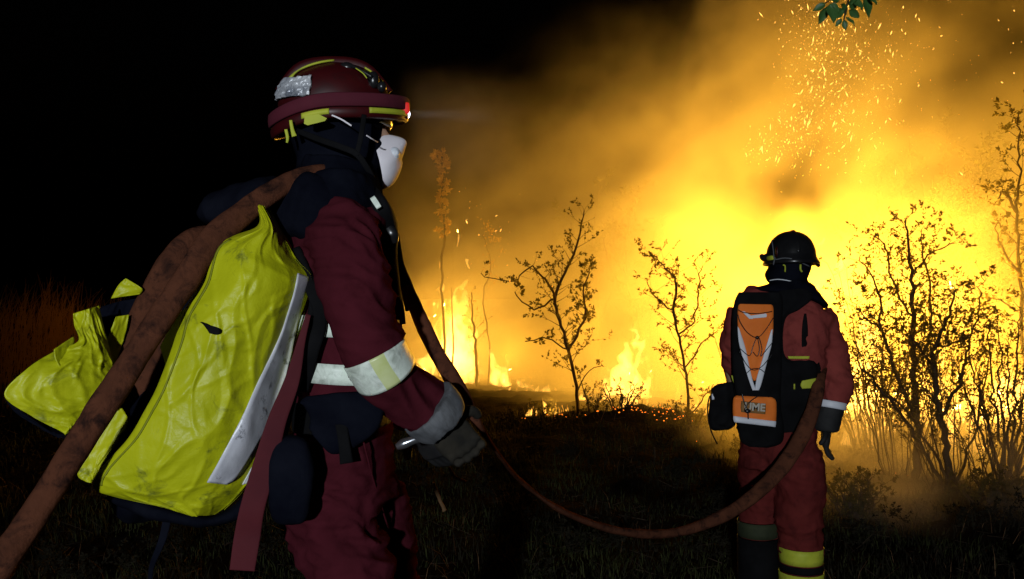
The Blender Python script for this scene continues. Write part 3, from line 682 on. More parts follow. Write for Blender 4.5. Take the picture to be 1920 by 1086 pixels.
# dark inside of the bag
bm = bmesh.new()
tube(bm, [(505,400,1.98,60,.16), (480,470,1.95,130,.22), (452,560,1.93,215,.24), (425,660,1.91,235,.26), (395,760,1.90,235,.26), (345,860,1.88,260,.24), (320,930,1.86,215,.16), (322,955,1.85,150,.10)], 40, 28, 2.4, rnd=.08)
cloth('bag_body', bm, 'navy_cloth', bag, .012, 4, .012, (6,6,6), 4)
bm = bmesh.new()
tube(bm, [(195,932,1.80,16,.03), (240,945,1.76,26,.05), (310,965,1.74,30,.06), (390,978,1.75,22,.06), (450,955,1.78,30,.06), (490,900,1.80,24,.05)], 30, 12, rnd=.1)
cloth('bottom_flap', bm, 'navy_cloth', bag, .006, 2, .004, (9,9,9), 4)
# open flap hanging away to the left
rows2 = [(137,588,1.72, 186,573,1.76), (139,610,1.71, 196,618,1.75), (146,640,1.69, 207,660,1.74), (100,660,1.66, 212,690,1.73), (50,692,1.62, 214,712,1.72), (8,741,1.60, 228,742,1.73), (62,782,1.63, 205,762,1.72), (112,808,1.66, 164,778,1.71), (122,816,1.67, 134,806,1.69)]
link('open_flap', pillow(rows2, 60, 80, lambda u, v: wr(u, v, 8.1, .016)+.02*math.sin(math.pi*u), .004, 'open_flap'), 'vinyl', bag)
rows3 = [(234,523,1.80, 236,522,1.80), (221,536,1.80, 266,541,1.80), (208,560,1.80, 262,552,1.81)]
link('flap_corner', pillow(rows3, 14, 16, lambda u, v: wr(u, v, 1.1, .006), .004, 'flap_corner'), 'vinyl', bag)
rows3 = [(217,594,1.78, 242,590,1.80), (205,625,1.77, 236,622,1.80), (192,655,1.77, 226,655,1.80), (200,690,1.77, 214,690,1.80)]
link('flap_corner', pillow(rows3, 14, 20, lambda u, v: wr(u, v, 2.1, .008), .004, 'flap_corner'), 'vinyl', bag)
rows3 = [(100,663,1.655, 118,648,1.70), (101,655,1.655, 138,632,1.70), (103,672,1.65, 140,665,1.70), (112,690,1.65, 150,690,1.70)]
link('flap_fold', pillow(rows3, 14, 20, lambda u, v: wr(u, v, 2.7, .006)+.012, .003, 'flap_fold'), 'vinyl', bag)
rows3 = [(330,590,1.76, 352,575,1.72), (318,615,1.76, 335,640,1.72), (300,650,1.76, 312,690,1.72)]
link('flap_corner', pillow(rows3, 14, 20, lambda u, v: wr(u, v, 4.1, .006), .004, 'flap_corner'), 'vinyl', bag)
rows3 = [(168,800,1.78, 214,752,1.80), (158,840,1.77, 232,770,1.79), (145,888,1.76, 238,800,1.78), (158,902,1.76, 196,865,1.77), (172,906,1.76, 180,892,1.76)]
link('lower_fold', pillow(rows3, 26, 30, lambda u, v: wr(u, v, 6.1, .012), .004, 'lower_fold'), 'vinyl', bag)
# dark lining between the flaps
rows4 = [(190,575,1.84, 268,552,1.86), (175,600,1.83, 262,590,1.86), (200,650,1.82, 250,640,1.86), (215,700,1.80, 300,690,1.87), (165,800,1.80, 300,760,1.87), (150,830,1.82, 270,820,1.87), (60,800,1.80, 240,860,1.87)]
link('lining', pillow(rows4, 30, 40, lambda u, v: wr(u, v, 9.1, .014), .01, 'lining'), 'navy_cloth', bag)
rows4 = [(8,748,1.66, 60,785,1.68), (30,775,1.68, 110,815,1.70), (70,800,1.70, 160,800,1.76), (110,822,1.72, 200,790,1.80)]
link('lining', pillow(rows4, 24, 24, lambda u, v: wr(u, v, 5.1, .010), .008, 'lining'), 'navy_cloth', bag)
# shoulder pad part of the pack behind the neck, blue-grey
bm = bmesh.new(); tube(bm, [(380,400,2.10,40,.10), (420,392,2.08,70,.14), (470,385,2.05,90,.16), (530,370,2.02,90,.18)], 20, 18, rnd=.15)
cloth('pack_top', bm, 'navy_cloth', bag, .009, 2, .008, (8,8,8), 6)
bm = bmesh.new(); tube(bm, [(578,590,1.74,10,.005), (565,640,1.735,15,.007), (547,715,1.735,28,.005), (519,790,1.712,35,.010), (497,870,1.705,43,.005), (474,950,1.685,45,.009), (463,1010,1.69,48,.005), (454,1070,1.675,46,.006)], 60, 12, 6)
bmesh_obj('hanging_strap', bm, 'red_strap', bag)
bm = bmesh.new(); tube(bm, [(588,520,1.79,5,.02), (584,590,1.79,16,.03), (570,660,1.79,20,.03), (545,740,1.78,26,.03), (525,820,1.77,26,.03), (505,900,1.78,22,.03)], 30, 12, 3)
bmesh_obj('back_strap', bm, 'black_web', bag)
bm = bmesh.new(); tube(bm, [(316,960,1.8,16,.004), (305,1010,1.8,14,.004), (285,1060,1.8,10,.004), (282,1090,1.8,8,.004)], 20, 8, 5); bmesh_obj('loose_strap', bm, 'navy_cloth', bag)
# ---------------------------------------------------------------- the hose, one long flat canvas hose
def hose_mesh(pts, n, name):
    bm = bmesh.new(); tube(bm, pts, n, 20, 2.6, rnd=.02)
    me = bpy.data.meshes.new(name); bm.to_mesh(me); bm.free()
    nor = [v.normal.copy() for v in me.vertices]
    for i, v in enumerate(me.vertices):
        p = v.co; v.co = p+nor[i]*(.0035*noise.noise(p*9)+.002*noise.noise(p*31))
    return me
ho = link('fire_hose', hose_mesh([(-60,1150,1.46,56,.050), (13,1042,1.50,54,.050), (54,982,1.53,53,.050), (134,855,1.57,52,.048), (221,721,1.61,52,.045), (294,607,1.64,50,.042), (348,527,1.67,50,.040), (401,447,1.72,48,.038), (450,405,1.76,46,.038), (500,367,1.80,44,.038), (565,333,1.86,36,.038), (625,324,1.92,28,.038), (660,335,2.02,26,.034),
    (705,400,2.14,30,.030), (742,490,2.16,28,.030), (775,568,2.10,27,.030), (812,650,2.05,29,.030), (850,715,2.0,31,.028), (876,762,1.98,27,.030), (897,796,2.02,12,.05), (935,852,2.35,7,.06), (975,900,2.8,9,.06), (1040,950,3.0,11,.06), (1120,985,3.2,14,.055), (1200,1001,3.35,16,.05),
    (1280,996,3.5,18,.05), (1360,965,3.6,23,.045), (1430,915,3.68,27,.045), (1485,850,3.74,30,.045), (1518,785,3.78,28,.045), (1532,735,3.82,24,.045), (1538,700,3.9,22,.045), (1545,675,4.1,22,.045)], 260, 'fire_hose'), 'hose_canvas')
tag(ho, 'long canvas fire hose running over the near shoulder, sagging to the far firefighter', 'hose')
ho2 = link('fire_hose', hose_mesh([(430,436,1.95,26,.03), (395,440,1.92,34,.04), (361,455,1.88,48,.05), (325,495,1.85,54,.05), (290,560,1.84,56,.05), (265,620,1.84,58,.05), (250,680,1.83,62,.05), (262,728,1.83,60,.05), (290,700,1.82,50,.05), (318,640,1.81,40,.05), (345,580,1.82,36,.05)], 80, 'hose_loop'), 'hose_canvas')
tag(ho2, 'darker second loop of hose tucked between the yellow flaps of the bag', 'hose')
# ---------------------------------------------------------------- far man, seen from behind
def q2(px, py, dy=0.0): return (px, py, 4.0+dy)
f2 = empty('person', (P(1462, 0, 4.0).x, 4.0, 0)); tag(f2, 'firefighter in red jacket with orange back panel, seen from behind, facing the flames', 'person')
GY = HOR+HC*F/4.0
bm = bmesh.new()
tube(bm, [q2(1482,535)+(45,.11), q2(1480,562)+(120,.17), q2(1465,640)+(125,.22), q2(1458,740)+(110,.20), q2(1460,830)+(120,.22)], 24, 18, rnd=.08)
tube(bm, [q2(1535,585)+(42,.11), q2(1556,660,.0)+(40,.10), q2(1565,730,.0)+(34,.08), q2(1556,790,-.02)+(26,.06)], 18, 12, rnd=.1)
tube(bm, [q2(1392,580)+(42,.11), q2(1376,660,.0)+(40,.10), q2(1385,730,.05)+(34,.08), q2(1405,770,.18)+(26,.06)], 18, 12, rnd=.1)
for px, px2, dy in ((1496, 1500, -.02), (1424, 1420, .08)):
    dz = .04 if px < 1450 else 0; tube(bm, [q2(px,820,dy)+(56,.14), q2((px+px2)/2,950,dy+dz)+(36,.08), q2(px2,GY-20,dy)+(30,.07)], 18, 12, rnd=.06)
ball(bm, P(1482,492,4.02), (.085,.10,.115)); ball(bm, P(1490,500,4.12), (.018,.02,.02), None, 8)
link('body', remesh(bm, .014, 4), 'skin', f2)
# trousers, boots
bm = bmesh.new()
tube(bm, [q2(1460,790)+(128,.26), q2(1461,830)+(138,.28), q2(1462,880)+(142,.27)], 12, 20, rnd=.1)
tube(bm, [q2(1496,840,-.02)+(82,.24), q2(1500,900,-.03)+(90,.23), q2(1498,960,-.03)+(88,.22), q2(1500,1010,-.02)+(80,.20), q2(1502,1050,-.02)+(76,.19), q2(1502,1110,-.02)+(66,.17)], 26, 18, rnd=.03)
tube(bm, [q2(1425,840,.05)+(76,.24), q2(1424,900,.10)+(76,.23), q2(1424,960,.12)+(70,.20), q2(1422,1010,.10)+(72,.19), q2(1420,1110,.08)+(60,.17)], 26, 18, rnd=.03)
cloth('trousers', bm, 'red_cloth_c', f2, .009, 2, .013, (5,5,13), 7, fine=.6)
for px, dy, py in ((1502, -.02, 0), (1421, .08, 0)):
    for a, b, mt in (((1024, 1052, 'lime'), (1054, 1068, 'black_web'), (1070, 1100, 'lime')) if px > 1450 else ((975, 1003, 'lime_shaded'), (1005, 1100, 'black_web'))):  # left calf bands carry the leg's shade in their colour
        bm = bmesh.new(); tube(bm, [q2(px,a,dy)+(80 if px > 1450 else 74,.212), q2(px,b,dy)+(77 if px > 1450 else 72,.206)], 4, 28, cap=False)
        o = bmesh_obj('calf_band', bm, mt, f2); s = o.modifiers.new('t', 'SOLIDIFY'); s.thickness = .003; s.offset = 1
    bm = bmesh.new(); tube(bm, [q2(px,1095,dy)+(62,.16), q2(px,GY-8,dy)+(58,.15)], 8, 14, rnd=.1); ball(bm, P(px, GY-12, 4.0+dy+.05), (.055,.14,.045))
    cloth('boot', bm, 'black_web', f2, .012, 2, .003)
# jacket
bm = bmesh.new()
tube(bm, [q2(1482,535)+(60,.16), q2(1480,552)+(110,.20), q2(1472,575)+(170,.24), q2(1466,620)+(172,.28), q2(1462,680)+(158,.28), q2(1459,740)+(140,.27), q2(1460,800)+(136,.27)], 30, 26, 2.3, rnd=.06)
tube(bm, [q2(1528,585)+(64,.18), q2(1544,620)+(60,.18), q2(1556,660)+(62,.17), q2(1565,700)+(62,.17), q2(1567,730)+(57,.15), q2(1561,765,-.01)+(46,.12)], 26, 20, rnd=.06)
tube(bm, [q2(1396,585)+(62,.18), q2(1382,620)+(54,.18), q2(1378,665)+(50,.17), q2(1388,710,.05)+(50,.16), q2(1402,745,.14)+(46,.14)], 26, 20, rnd=.06)
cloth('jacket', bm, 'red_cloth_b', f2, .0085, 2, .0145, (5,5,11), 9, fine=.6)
# black yoke, spine and waist of the pack harness
bm = bmesh.new()
ball(bm, P(1480,496,4.02), (.098,.112,.105)); ball(bm, P(1474,515,4.0), (.095,.10,.06))
tube(bm, [q2(1482,505,.0)+(72,.18), q2(1482,528,.0)+(62,.17), q2(1482,545,-.01)+(104,.22), q2(1478,566,-.02)+(160,.26)], 16, 22, rnd=.1)
cloth('hood', bm, 'navy_cloth', f2, .009, 2, .006, (8,8,8), 3)
def slab(name, rows, Y, th, mat, bulge=.02, par=None, nu=16, nv=24, amp=.004, sd=1.0):
    rr = [(a, y1, Y, b, y2, Y) for (a, y1, b, y2) in rows]
    return link(name, pillow(rr, nu, nv, lambda u, v: bulge*(math.sin(math.pi*u)*math.sin(math.pi*(v*.9+.05)))**.5+amp*noise.noise(Vector((u*4+sd, v*7, sd))), th, name), mat, par or f2)
pk = empty('backpack', P(1420, 650, 3.82)); tag(pk, 'narrow black back pack with an orange panel and white V on the far firefighter', 'backpack')
slab('pack_shell', [(1385,548,1462,548), (1376,570,1468,566), (1372,620,1466,622), (1374,700,1466,690), (1384,760,1464,760), (1384,800,1470,800), (1388,826,1466,830), (1405,838,1440,840)], 3.80, .10, 'black_web', .02, pk, 20, 40, .008)
slab('orange_panel', [(1388,570,1446,571), (1384,575,1450,577), (1383,600,1450,600), (1385,625,1449,628), (1391,650,1440,655), (1398,680,1434,682), (1406,700,1427,701), (1413,714,1418,714)], 3.765, .012, 'orange_cloth', .008, pk)
slab('white_chevron', [(1383,612,1386,616), (1385,640,1397,650), (1392,670,1404,682), (1400,700,1411,712), (1408,724,1416,727), (1411,732,1416,732)], 3.752, .006, 'white_cloth', .002, pk, 6, 30, .001)
slab('white_chevron', [(1446,619,1449,617), (1435,655,1447,645), (1427,682,1440,672), (1419,708,1433,700), (1416,727,1427,722), (1416,732,1423,732)], 3.7515, .006, 'white_cloth', .002, pk, 6, 30, .001)
link('logo_mark', prism([(1391,584),(1396,584),(1408,592),(1436,588),(1438,590),(1437,595),(1412,597),(1411,598),(1405,598)], 3.746, .003), 'white_cloth', pk, False)
def cordo(name, pts, w_=1.6, mat='black_shell', par=None, n=24, d=.004):
    bm = bmesh.new(); tube(bm, [(x, y, Y, w_, d) for x, y, Y in pts], n, 6); return bmesh_obj(name, bm, mat, par)
for pts in ([(1383,580),(1395,586),(1420,588),(1448,584)], [(1384,590),(1388,604),(1402,624),(1420,633),(1436,618),(1450,596)], [(1419,632),(1412,650),(1408,664),(1402,666),(1386,652)],
            [(1421,634),(1424,655),(1420,668),(1412,660)], [(1424,634),(1429,655),(1427,668),(1442,650),(1449,642)], [(1386,658),(1400,684),(1414,694),(1430,686),(1448,664)], [(1398,702),(1410,692),(1424,692),(1436,700)]):
    cordo('bungee_cord', [(x, y, 3.742) for x, y in pts], par=pk)
bm = bmesh.new(); ball(bm, P(1420,633,3.74), (.009,.008,.008), None, 10); bmesh_obj('cord_lock', bm, 'black_shell', pk)
slab('yoke', [(1462,545,1512,540), (1452,556,1524,558), (1450,570,1500,580), (1450,600,1474,596), (1450,640,1468,640), (1452,672,1478,674), (1452,720,1530,680), (1455,760,1528,740), (1462,800,1527,790), (1470,812,1520,806)], 3.845, .05, 'black_web', .010, f2, 16, 50, .006)
slab('waist_belt', [(1372,695,1400,690), (1376,730,1530,672), (1382,765,1529,765), (1388,815,1526,806)], 3.862, .04, 'black_web', .006, f2, 16, 20, .006, 4)
slab('side_strap', [(1508,588,1512,588), (1504,615,1515,618), (1503,650,1514,652), (1503,674,1512,674)], 3.845, .012, 'black_web', .002, f2, 6, 12, .002)
for r in ([(1477,668,1518,668), (1479,673,1517,673)], ): slab('back_flash', r, 3.836, .008, 'lime', .001, f2, 12, 6, .001)
slab('back_flash', [(1504,714,1530,709), (1501,722,1529,718), (1504,729,1525,728)], 3.835, .008, 'lime', .003, f2, 10, 10, .001)
slab('back_flash', [(1488,720,1491,720), (1488,730,1491,730)], 3.835, .008, 'lime', .001, f2, 4, 4, .001)
slab('back_flash', [(1371,704,1378,705), (1373,712,1380,713), (1376,719,1380,719)], 3.84, .008, 'lime', .001, f2, 5, 6, .001)
wp = empty('waist_pack', P(1415, 770, 3.78)); tag(wp, 'orange waist pouch with grey lettering below the white V', 'pouch')
slab('pouch_body', [(1380,742,1448,745), (1375,748,1455,752), (1374,770,1456,772), (1375,785,1455,790), (1377,792,1453,798)], 3.745, .05, 'orange_cloth', .018, wp, 20, 20, .006)
slab('pouch_trim', [(1375,780,1455,790), (1375,787,1455,795), (1377,792,1454,801)], 3.734, .02, 'white_cloth', .012, wp, 18, 8, .002)
slab('name_patch', [(1390,752,1436,757), (1389,765,1436,768), (1390,773,1435,777)], 3.722, .004, 'label_brown', .002, wp, 12, 8, .001)
def letters(txt, px, py, Y, size, mat, par, tilt=0):
    cu = bpy.data.curves.new('lettering', 'FONT'); cu.body = txt; cu.size = size; cu.extrude = .0012; cu.align_x = 'CENTER'; cu.align_y = 'CENTER'; cu.offset = .0015
    o = bpy.data.objects.new('lettering', cu); COL.objects.link(o); dg = bpy.context.evaluated_depsgraph_get(); dg.update()
    me = bpy.data.meshes.new_from_object(o.evaluated_get(dg)); bpy.data.objects.remove(o)
    me.transform(Matrix.Translation(P(px, py, Y)) @ Matrix.Rotation(R(tilt), 4, 'Y') @ Matrix.Rotation(R(90), 4, 'X')); me.materials.clear()
    return link('lettering', me, mat, par, False)
letters('UME', 1415, 764, 3.716, .046, 'letter_grey', wp, 4)
cordo('bungee_cord', [(1391,738,3.714),(1396,756,3.71),(1402,770,3.71),(1403,786,3.716)], 2.4, par=wp)
cordo('bungee_cord', [(1420,744,3.714),(1408,752,3.71),(1398,764,3.71),(1396,772,3.714)], 2.0, par=wp)
bm = bmesh.new(); ball(bm, P(1402,771,3.708), (.014,.008,.010), None, 10); bmesh_obj('cord_lock', bm, 'black_shell', wp)
# bag on the left hip
hb = empty('hip_bag', P(1350, 765, 3.95)); tag(hb, 'black bag with a small white tab at the left hip of the far firefighter', 'bag')
slab('bag_body', [(1346,720,1372,716), (1334,730,1378,724), (1330,760,1380,760), (1328,790,1380,790), (1332,803,1376,800), (1340,808,1366,806)], 3.92, .12, 'black_web', .03, hb, 18, 26, .010)
slab('white_tab', [(1334,739,1355,735), (1335,750,1356,746)], 3.905, .004, 'white_cloth', .001, hb, 8, 4, .001)
cordo('dangling_strap', [(1331,742,3.92),(1327,760,3.92),(1328,785,3.91),(1334,810,3.92),(1345,833,3.92)], 3, 'black_web', hb)
# sleeve cuff, glove
for a, b in ((754, 767),):
    bm = bmesh.new(); tube(bm, [q2(1557,a-2,-.01)+(58,.155), q2(1555,b-2,-.012)+(56,.152)], 4, 28, cap=False); o = bmesh_obj('cuff_band', bm, 'white_cloth', f2); s = o.modifiers.new('t', 'SOLIDIFY'); s.thickness = .003; s.offset = 1
bm = bmesh.new(); tube(bm, [q2(1560,748,-.01)+(52,.14), q2(1557,765,-.012)+(50,.14), q2(1550,792,-.02)+(50,.13), q2(1548,812,-.02)+(46,.11)], 10, 18, 2.4, rnd=.08)
cloth('glove_cuff', bm, 'glove_black', f2, .008, 2, .004)
hand(f2, P(1549, 800, 3.98), (.02,.15,-1), (-1,.25,.1), .19, ('glove_black',), .5, -1, .005)
hand(f2, P(1405, 770, 4.18), (.1,.6,-.6), (.8,.2,.2), .19, ('glove_black',), .9, 1, .006)
# helmet
h2 = empty('helmet', P(1484, 480, 4.02)); h2.parent = f2; h2.matrix_parent_inverse = Matrix.Translation(-f2.location)
HC2 = P(1483, 482, 4.03)
def d2(a, e, k=1.0): return HC2+Vector((.108*k*math.cos(e)**.85*math.sin(a)+.008*math.cos(a), -.135*k*math.cos(e)**.85*math.cos(a)*-1, .115*k*math.sin(e)))
V = []; na, ne = 44, 16
for j in range(ne):
    for i in range(na):
        a = 2*math.pi*i/na; e = R(-16)+(R(89)-R(-16))*j/(ne-1); p = d2(a, e)
        lip = max(0, 1-j/2.2); p += Vector((.022*math.sin(a), .03*math.cos(a), -.006))*lip
        V.append(p)
Fc = [(j*na+i, j*na+(i+1) % na, (j+1)*na+(i+1) % na, (j+1)*na+i) for j in range(ne-1) for i in range(na)]+[tuple((ne-1)*na+i for i in range(na))]
o = link('shell', mesh('shell', V, Fc), 'black_shell', h2); s = o.modifiers.new('t', 'SOLIDIFY'); s.thickness = .006; s.offset = -1
bm = bmesh.new(); ball(bm, P(1486,436,4.0), (.016,.03,.012), None, 10); bmesh_obj('crest', bm, 'helmet_red', h2)
bm = bmesh.new(); tube(bm, [(1427,478,4.0,8,.02), (1432,484,3.99,14,.03), (1440,482,3.97,14,.02), (1444,486,3.95,8,.01)], 10, 10); bmesh_obj('lamp_clip', bm, 'black_shell', h2)
bm = bmesh.new(); tube(bm, [(1437,485,3.965,7,.006), (1444,484,3.93,9,.006), (1451,483,3.915,8,.006)], 8, 10, rnd=.2); bmesh_obj('side_flash', bm, 'lime', h2)
cordo('goggle_strap', [(1447,450,3.945),(1450,470,3.925),(1453,486,3.905),(1470,484,3.885),(1490,487,3.885),(1518,500,3.91)], 2.5, 'grey_cuff', h2)
cordo('goggle_strap', [(1453,482,3.905),(1450,497,3.91)], 2.5, 'grey_cuff', h2, 8)
cordo('chin_strap', [(1468,497,3.885),(1472,499,3.885),(1472,510,3.895)], 3, 'lime', h2, 8)
cordo('chin_strap', [(1501,496,3.9),(1501,505,3.9),(1504,510,3.905)], 4, 'lime', h2, 8)
cordo('hood_cord', [(1443,526,3.925),(1460,524,3.905),(1485,528,3.90),(1506,536,3.92)], 2, 'white_cloth', f2)
for e_ in (R(14), R(40)):
    bm = bmesh.new(); tube(bm, [tuple(d2(a_, e_, 1.02))+(.008,.006) for a_ in [R(q) for q in range(95, 270, 12)]], 30, 6, world=True); bmesh_obj('shell_ridge', bm, 'black_shell', h2)
bm = bmesh.new(); tube(bm, [tuple(d2(R(180), R(q), 1.02))+(.022,.010) for q in range(5, 90, 12)], 16, 8, world=True, view=(0,1,0)); bmesh_obj('shell_ridge', bm, 'black_shell', h2)
bm = bmesh.new(); tube(bm, [(1518,470,4.0,10,.05), (1528,488,4.02,12,.06), (1534,497,4.03,8,.05)], 10, 10); bmesh_obj('side_guard', bm, 'black_shell', h2)
bm = bmesh.new(); ball(bm, P(1456,472,3.93), (.004,.014,.026), None, 10); 
bmesh_obj('shell_patch', bm, 'helmet_red', h2)
# ---------------------------------------------------------------- trees, shrubs, grass
class Plant:
    def __init__(s, seed): s.V = []; s.Fc = []; s.LV = []; s.LF = []; s.r = random.Random(seed)
    def seg(s, pts, k=5):
        """pts = [(Vector, radius)]"""
        base = len(s.V); n = len(pts)
        for i, (p, r) in enumerate(pts):
            t = (pts[min(i+1, n-1)][0]-pts[max(i-1, 0)][0]).normalized()
            a = t.cross(Vector((.3, 1, .1))).normalized(); b = a.cross(t)
            for j in range(k):
                an = 2*math.pi*j/k; s.V.append(p+a*math.cos(an)*r+b*math.sin(an)*r)
        for i in range(n-1):
            for j in range(k):
                q = base+i*k; s.Fc.append((q+j, q+(j+1) % k, q+k+(j+1) % k, q+k+j))
        s.Fc.append(tuple(base+(n-1)*k+j for j in range(k)))
    def leaf(s, p, d, size):
        r = s.r; d = d.normalized(); a = d.cross(Vector((r.uniform(-1,1), r.uniform(-1,1), r.uniform(-1,1)))).normalized()
        u = d.cross(a)*size*.18; w_ = size*r.uniform(.22, .34); q = len(s.LV)
        s.LV += [p, p+d*size*.45+a*w_+u, p+d*size, p+d*size*.45-a*w_+u]; s.LF += [(q, q+1, q+2), (q, q+2, q+3)]
    def branch(s, p, d, L, rad, leaf, depth=0, curl=.2, up=.15, ldens=1.0):
        r = s.r; n = max(3, int(L/.07)); n = min(n, 9); pts = [(p, rad)]; step = L/n
        for i in range(n):
            d = (d+Vector((r.gauss(0,1), r.gauss(0,1), r.gauss(0,1)))*curl*.5+Vector((0,0,up*.3))).normalized()
            p = p+d*step; pts.append((p, rad*(1-.75*(i+1)/n)))
            if leaf and (depth > 0 or i > 1):
                for _ in range(1+(r.random() < ldens-1)):
                    if r.random() < ldens*.8: s.leaf(p, d+Vector((r.gauss(0,.8), r.gauss(0,.8), r.gauss(0,.8))), leaf*r.uniform(.6, 1.25))
            if depth < 2 and i > 0 and r.random() < (.62 if depth == 0 else .35):
                d2_ = (d+Vector((r.gauss(0,.8), r.gauss(0,.8), r.gauss(.1,.7)))).normalized()
                s.branch(p, d2_, L*r.uniform(.3,.6), rad*.55*(1-.5*i/n), leaf, depth+1, curl, up, ldens)
        s.seg(pts, 4 if rad < .006 else 5)
    def limb(s, pix, n=14, twig=1.0, leaf=.05, tl=.35, ldens=1.0, start=.15, up=.15, jit=.012):
        """pix = (px, py, Y, width px): a main stem with twigs along it"""
        C = cr(pix, n); pts = []
        for i, c in enumerate(C):
            v = P(c[0], c[1], c[2]); j = 0 if i == 0 else jit
            pts.append((v+Vector((s.r.gauss(0,j), s.r.gauss(0,j*2), s.r.gauss(0,j))), c[3]*c[2]/F/2))
        s.seg(pts, 7)
        for i in range(1, n):
            t = i/(n-1)
            if t < start: continue
            k = twig*(1 if s.r.random() < twig % 1 or twig >= 1 else 0)
            for _ in range(int(round(twig)) if twig >= 1 else (1 if s.r.random() < twig else 0)):
                ax = (pts[i][0]-pts[i-1][0]).normalized(); an = s.r.uniform(0, 6.28)
                d = (ax*.5+Vector((math.cos(an), math.sin(an)*.8, s.r.uniform(-.1,.6)))).normalized()
                s.branch(pts[i][0], d, tl*s.r.uniform(.5,1.3)*(1-.45*t), max(.0016, min(.006, pts[i][1]*.3)), leaf, 0, up=up, ldens=ldens)
    def clump(s, px, py, Y, r_, n, leaf=.035):
        c = P(px, py, Y); R_ = r_*Y/F
        for _ in range(n):
            v = Vector((s.r.gauss(0,.5), s.r.gauss(0,.5), s.r.gauss(0,.5)))*R_; s.leaf(c+v, v+Vector((s.r.gauss(0,1), s.r.gauss(0,1), s.r.gauss(0,1)))*R_, leaf*s.r.uniform(.6, 1.2))
    def fan(s, px, Y, w_, h, n, wd=3, spread=1.0, tw=1.0, lf=.03, tl=.16):
        for k in range(n):
            a = (s.r.random()-.5)*w_; hh = h*s.r.uniform(.5, 1.1)*(1-.3*abs(a)/w_); bx = px+a*.35; b1 = root(bx, Y); yy = Y+s.r.uniform(-.35,.35)
            s.limb([(bx,b1,yy,wd*s.r.uniform(.6,1.3)),(bx+a*.35*spread,b1-hh*.5,yy,wd*.6),(bx+a*.9*spread,b1-hh,yy,wd*.25)], 12, tw, lf, tl, 1.2, .25, jit=.008)
    def done(s, name, label, cat, group, loc, leafmat='leaf'):
        o = empty(name, loc); tag(o, label, cat, group)
        link('trunk' if 'tree' in name or 'sapling' in name else 'stems', mesh('stems', s.V, s.Fc), 'bark', o)
        if s.LF:
            c = link('crown', mesh('crown', s.LV, s.LF), leafmat, o, False); c['kind'] = 'stuff'
        return o
SG = 'saplings standing in the smoke'
def at(px, Y): x = gx(px, Y); return Vector((x, Y, gz(x, Y)))
def root(px, Y): v = at(px, Y); return HOR+(HC-v.z)*F/Y+2
# middle sapling with the forked top
p = Plant(11); Y = 12.9
p.limb([(1084,root(1084,Y),Y,8),(1080,720,Y,6.5),(1066,660,Y,6),(1052,610,Y,5.5),(1040,560,Y,6),(1060,510,Y,5),(1082,460,Y+.1,4),(1096,395,Y+.1,2)], 32, 2.2, .048, .40, 2.2, .18, jit=.006)
p.limb([(1040,560,Y,5),(1020,525,Y-.1,4),(995,500,Y-.1,3),(960,528,Y-.2,2),(900,515,Y-.2,1.5)], 18, 1.3, .046, .28, 2, .1, jit=.015)
p.limb([(1066,660,Y,5),(1085,620,Y,5),(1098,585,Y+.1,4),(1092,545,Y+.1,3),(1105,505,Y,2)], 16, 4, .05, .22, 2.4, .3, jit=.015)
p.limb([(1040,560,Y,4),(1000,580,Y-.1,3),(965,548,Y-.2,2)], 9, .7, .07, .25, 1.2, .2)
p.limb([(1064,655,Y,3),(1025,635,Y,2.5),(985,640,Y,2)], 9, .8, .07, .2, 1.2, .2)
p.limb([(1080,740,Y,3),(1100,700,Y,2),(1130,685,Y,1.5)], 8, .8, .06, .2, 1.2, .2)
p.done('sapling', 'dark sapling with a forked leafy top, standing between the two firefighters', 'tree', SG, at(1084, 12.9))
# right sapling
p = Plant(12); Y = 10.6
p.limb([(1292,root(1292,Y),Y,7),(1290,750,Y,5.5),(1284,690,Y,5),(1272,630,Y,4.5),(1262,580,Y,5),(1268,530,Y,4),(1245,500,Y,2.5),(1228,480,Y,1.5)], 32, 2.4, .038, .34, 2.2, .2, jit=.006)
p.limb([(1272,630,Y,4),(1300,600,Y,3),(1310,550,Y+.1,3),(1318,500,Y+.1,1.5)], 16, 2, .038, .3, 2, .2, jit=.015)
p.limb([(1264,585,Y,3),(1235,560,Y,2.5),(1212,530,Y,1.5)], 10, .8, .05, .25, 1.2, .2)
p.limb([(1284,690,Y,3),(1310,650,Y,2.5),(1345,620,Y,1.5)], 10, .8, .05, .25, 1.2, .2)
p.limb([(1292,790,Y,3),(1318,750,Y,2.5),(1340,720,Y,1.5)], 10, .8, .05, .2, 1.2, .2)
p.done('sapling', 'thin bushy sapling just left of the far firefighter', 'tree', SG, at(1292, Y))
# small sapling in front of the left fire
p = Plant(13); Y = 18.5
p.limb([(895,root(895,Y),Y,6),(892,650,Y,5),(886,600,Y,4),(884,550,Y,2)], 16, 1.2, .05, .42, 1.0, .25)
p.done('sapling', 'small twiggy sapling in front of the low fire at left', 'tree', SG, at(895, Y))
p = Plant(14); Y = 20
p.limb([(848,root(848,Y),Y,4),(849,620,Y,3),(846,540,Y,2)], 10, .3, .05, .2, .6, .25)
p.done('sapling', 'bare pole thin sapling rising through the tall fire at far left', 'tree', SG, at(848, Y))
